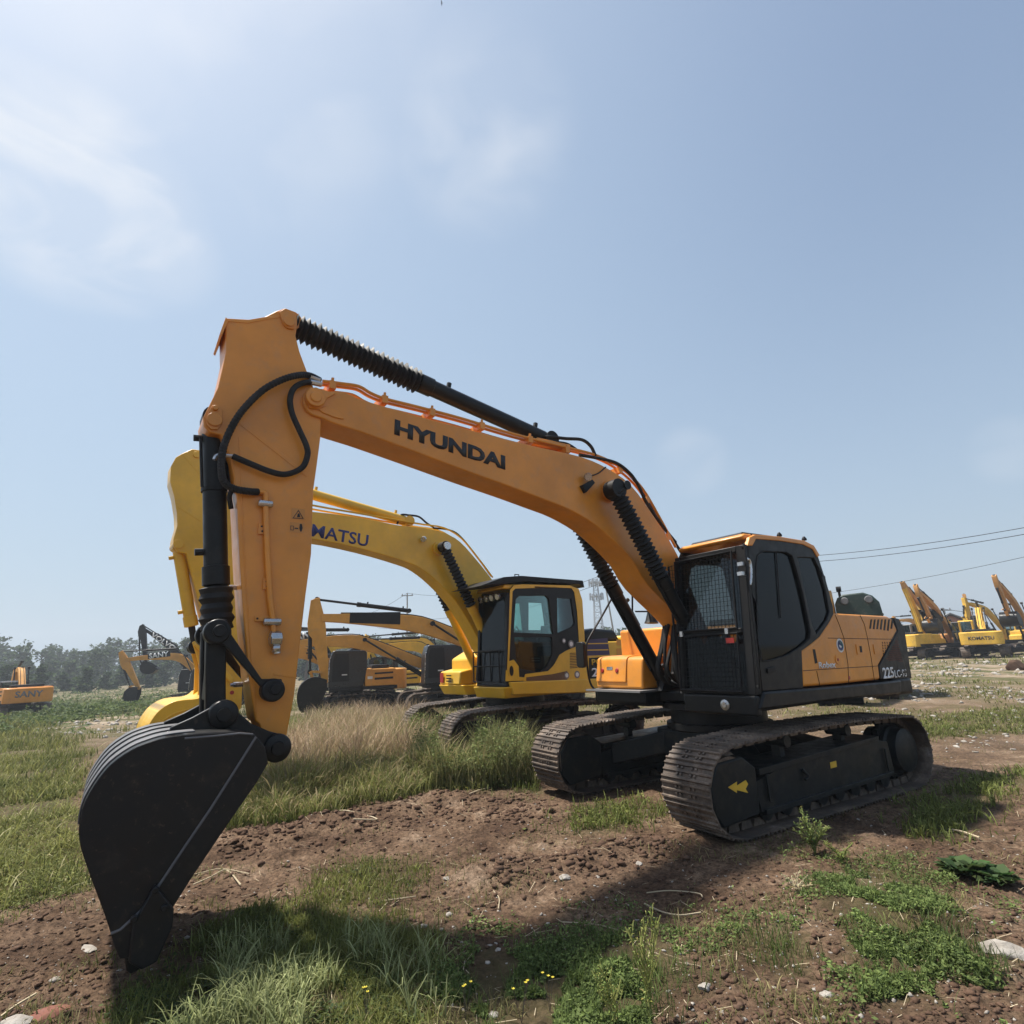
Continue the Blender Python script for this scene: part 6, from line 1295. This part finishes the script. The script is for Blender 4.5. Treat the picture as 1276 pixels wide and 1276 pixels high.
def tree(px, dist, h, label, seed, w=.28, group='trees rising beyond the parked machines'):
    p_ = at_dist(px, 830, dist); x, y = float(p_[0]), float(p_[1]); z = hz1(x, y); R = empty('tree', (x, y, z)); tag(R, label, 'tree', group); r = random.Random(seed); t = MB(); L_ = []
    def limb(a, b, ra, rb, dep):
        m_ = (a+b)/2+Vector((r.uniform(-1, 1), r.uniform(-1, 1), 0))*(b-a).length*.06; P = catmull([a, m_, b], 3); k = len(t.v); nn = len(P); v = []; f = []
        for j, p in enumerate(P):
            rr_ = ra+(rb-ra)*j/(nn-1)
            for i in range(6): g = i*math.pi/3; v.append(p+Vector((math.cos(g)*rr_, math.sin(g)*rr_, 0)))
        for j in range(nn-1):
            for i in range(6): f.append((j*6+i, j*6+(i+1) % 6, (j+1)*6+(i+1) % 6, (j+1)*6+i))
        t.add(v, f)
        if dep == 0: L_.append(b); return
        for i in range(3):
            g = r.uniform(0, 6.28); q = b+Vector((math.cos(g)*w, math.sin(g)*w, r.uniform(.35, .9))).normalized()*(b-a).length*r.uniform(.5, .8); limb(b, q, rb, rb*.5, dep-1); L_.append(b.lerp(q, .5))
    limb(Vector((0, 0, 0)), Vector((0, 0, h*.38)), h*.028, h*.018, 3); t.build('trunk', M['bark'], R)
    Q = [crown_cards(p.x, p.y, p.z, h*.085, h*.07, 70, h*.028) for p in L_]; X, Y, Z, S = [np.concatenate(q) for q in zip(*Q)]
    o = leaves('crown', X, Y, Z, S, (.035, .055, .022), (.10, .13, .05), 'wood_leaf', .4, 1.3, None); o.parent = R
for px, d, h, s, lb in ((532, 100, 7.2, 1, 'round-headed tree right of the utility pole'), (546, 104, 6.2, 2, 'lower tree at the right end of the small tree group'), (520, 108, 7.4, 3, 'tree just right of and behind the utility pole'), (383, 95, 8.2, 4, 'tree peeking out at the edge of the orange arm'), (308, 120, 9.5, 6, 'tree seen between the black ram and the orange arm'), (243, 130, 10, 7, 'tall tree at the back left of the yellow arm'), (563, 112, 5.5, 8, 'small bushy tree next to the yellow machine boom rams')):
    tree(px, d, h, lb, s)
def upole(px, top, dist, label, h=None, lean=0., arms=1):
    p_ = at_dist(px, top, dist); x, y, zt = map(float, p_); z = hz1(x, y); R = empty('utility_pole', (x, y, z)); tag(R, label, 'pole', 'utility poles'); H_ = zt-z; k = dist*.0011
    MB().lathe((lean, 0, 0), (0, 0, H_), [(0, k*1.7), (H_, k*1.)], 10).build('shaft', M['concrete'], R)
    for i in range(arms):
        zz = H_-H_*.03-i*H_*.09; w_ = dist*.010; c = MB().box(-w_, w_, -.06, .06, zz-.06, zz+.06).build('crossarm', M['concrete'], R); 
        for q in (-.85, 0, .85): MB().lathe((w_*q, 0, zz+.05), (w_*q, 0, zz+.32), [(0, .03), (.06, .09), (.12, .05), (.2, .08), (.27, .03)], 8).build('insulator', M['grey'], c)
    return x, y, zt
P1 = upole(507.5, 739, 85, 'slim utility pole with crossarm against the sky above the parked cabs'); P2 = upole(752, 716, 62, 'leaning concrete pole seen between the boom rams', lean=.9, arms=2); P3 = upole(1176, 759, 95, 'far utility pole above the machines at right')
# lattice mast
p_ = at_dist(741.5, 722, 230); x, y, zt = map(float, p_); z = hz1(x, y); H_ = zt-z; R = empty('telecom_tower', (x, y, z)); tag(R, 'pale lattice telecom tower on the horizon between the two cabs', 'tower'); m = MB(); b0, b1 = 2.1, .7
for i in range(4):
    a, b = [(s1, s2) for s1 in (-1, 1) for s2 in (-1, 1)][i]; m.tube([(a*b0, b*b0, 0), (a*b1, b*b1, H_)], .17, 5)
N_ = 14
for k in range(N_):
    t0, t1 = k/N_, (k+1)/N_; r0_, r1_ = b0+(b1-b0)*t0, b0+(b1-b0)*t1
    for (a, b), (c, d) in (((-1, -1), (1, -1)), ((1, -1), (1, 1)), ((1, 1), (-1, 1)), ((-1, 1), (-1, -1))):
        m.tube([(a*r0_, b*r0_, H_*t0), (c*r1_, d*r1_, H_*t1)], .09, 4); m.tube([(a*r1_, b*r1_, H_*t1), (c*r1_, d*r1_, H_*t1)], .09, 4)
m.build('lattice', M['galv'], R, smooth=False); m = MB()
for zz in (.78, .96):
    q = MB()
    for i in range(9): a = i*math.pi*2/9; q.box(2.6*math.cos(a)-.25, 2.6*math.cos(a)+.25, 2.6*math.sin(a)-.25, 2.6*math.sin(a)+.25, H_*zz-1.5, H_*zz+1.2)
    q.lathe((0, 0, H_*zz-.2), (0, 0, H_*zz+.2), [(0, 2.6), (.4, 2.6)], 18); q.build('antenna_ring', M['galv'], R)
def wire(a, b, sag, lab, r=.02):
    A, B = Vector(a), Vector(b); P = [A.lerp(B, i/16)-Vector((0, 0, sag*4*(i/16)*(1-i/16))) for i in range(17)]; tag(MB().tube(P, r, 5).build('power_line', M['wire']), lab, 'cable', 'overhead power lines')
AD = lambda px, py, d: tuple(map(float, at_dist(px, py, d)))
wire(AD(900, 696, 62), AD(1500, 612, 46), 1.0, 'upper cable of the pair crossing the sky at right', .022); wire(AD(900, 703, 62), AD(1500, 621, 46), 1.0, 'lower cable of the pair crossing the sky at right', .022)
wire(AD(900, 752, 90), AD(1500, 640, 62), 1.2, 'faint single cable below the pair at right', .02)
wire(P2, AD(480, 770, 120), 2.0, 'cable running from the leaning pole down to the left', .025); wire((P2[0], P2[1], P2[2]-.8), AD(470, 782, 120), 2.0, 'second cable from the leaning pole to the left', .025)
wire(P1, AD(420, 770, 120), 1.2, 'cable leaving the slim pole to the left', .022); wire(P1, AD(640, 727, 85), 1., 'cable leaving the slim pole to the right', .022)
wire(P3, AD(1500, 752, 95), 1.2, 'far cable over the machines at right', .03); wire(P3, AD(1000, 792, 120), 1., 'far cable left of the far pole', .03)
# shed with grey roof behind the far row
x, y = map(float, at_dist(1194, 830, 94)[:2]); z = hz1(x, y); R = empty('shed', (x, y, z), -.5); tag(R, 'low reddish shed with grey pitched roof behind the far right machines', 'shed')
w = MB().box(-3.2, 3.2, -2.5, 2.5, -.3, 2.7).build('wall', M['wall'], R); MB().prism([(-3.6, 2.6), (0, 4.6), (3.6, 2.6), (3.6, 2.75), (0, 4.78), (-3.6, 2.75)], -2.9, 2.9).build('roof', M['roof'], R)
MB().prism([(-3.2, 2.705), (3.2, 2.705), (0, 4.45)], -2.45, 2.45).build('gable', M['wall'], R)
for xx in (-1.6, 1.2): f_ = MB().box(xx-.5, xx+.5, -2.56, -2.503, 1.1, 2.1).build('window', M['black'], R); MB().box(xx-.56, xx+.56, -2.60, -2.565, 1.0, 1.08).build('sill', M['concrete'], f_)
MB().box(-.4, .5, -2.55, -2.503, 0, 2.1).build('door', M['grey'], R)
# a bird high up
bp = AD(550.5, 4, 35); b_ = MB(); b_.lathe((-.09, 0, 0), (.09, 0, .01), [(0, .004), (.04, .022), (.1, .026), (.15, .016), (.18, .004)], 8)
for s in (-1, 1): b_.add([(.03, 0, .01), (-.03, 0, .01), (-.04, s*.13, .06), (.02, s*.12, .065), (-.05, s*.24, .02)], [(0, 1, 2, 3), (3, 2, 4)])
bo_ = b_.build('bird', M['black']); bo_.location = bp; tag(bo_, 'small dark bird flying high above everything', 'bird')
# ------------------------------------------------------------------ haze
m = MB().box(-420, 420, -60, 420, -2.5, 32); hb = m.build('haze', None or M['black'], smooth=False); tag(hb, kind='stuff')
hm = bpy.data.materials.new('haze'); hm.use_nodes = True; t = hm.node_tree; t.nodes.clear(); o = t.nodes.new('ShaderNodeOutputMaterial'); v = t.nodes.new('ShaderNodeVolumePrincipled')
v.inputs['Color'].default_value = (.84, .90, .98, 1); v.inputs['Density'].default_value = .0010; v.inputs['Anisotropy'].default_value = .25; t.links.new(v.outputs[0], o.inputs['Volume'])
hb.data.materials.clear(); hb.data.materials.append(hm); hb.visible_shadow = True
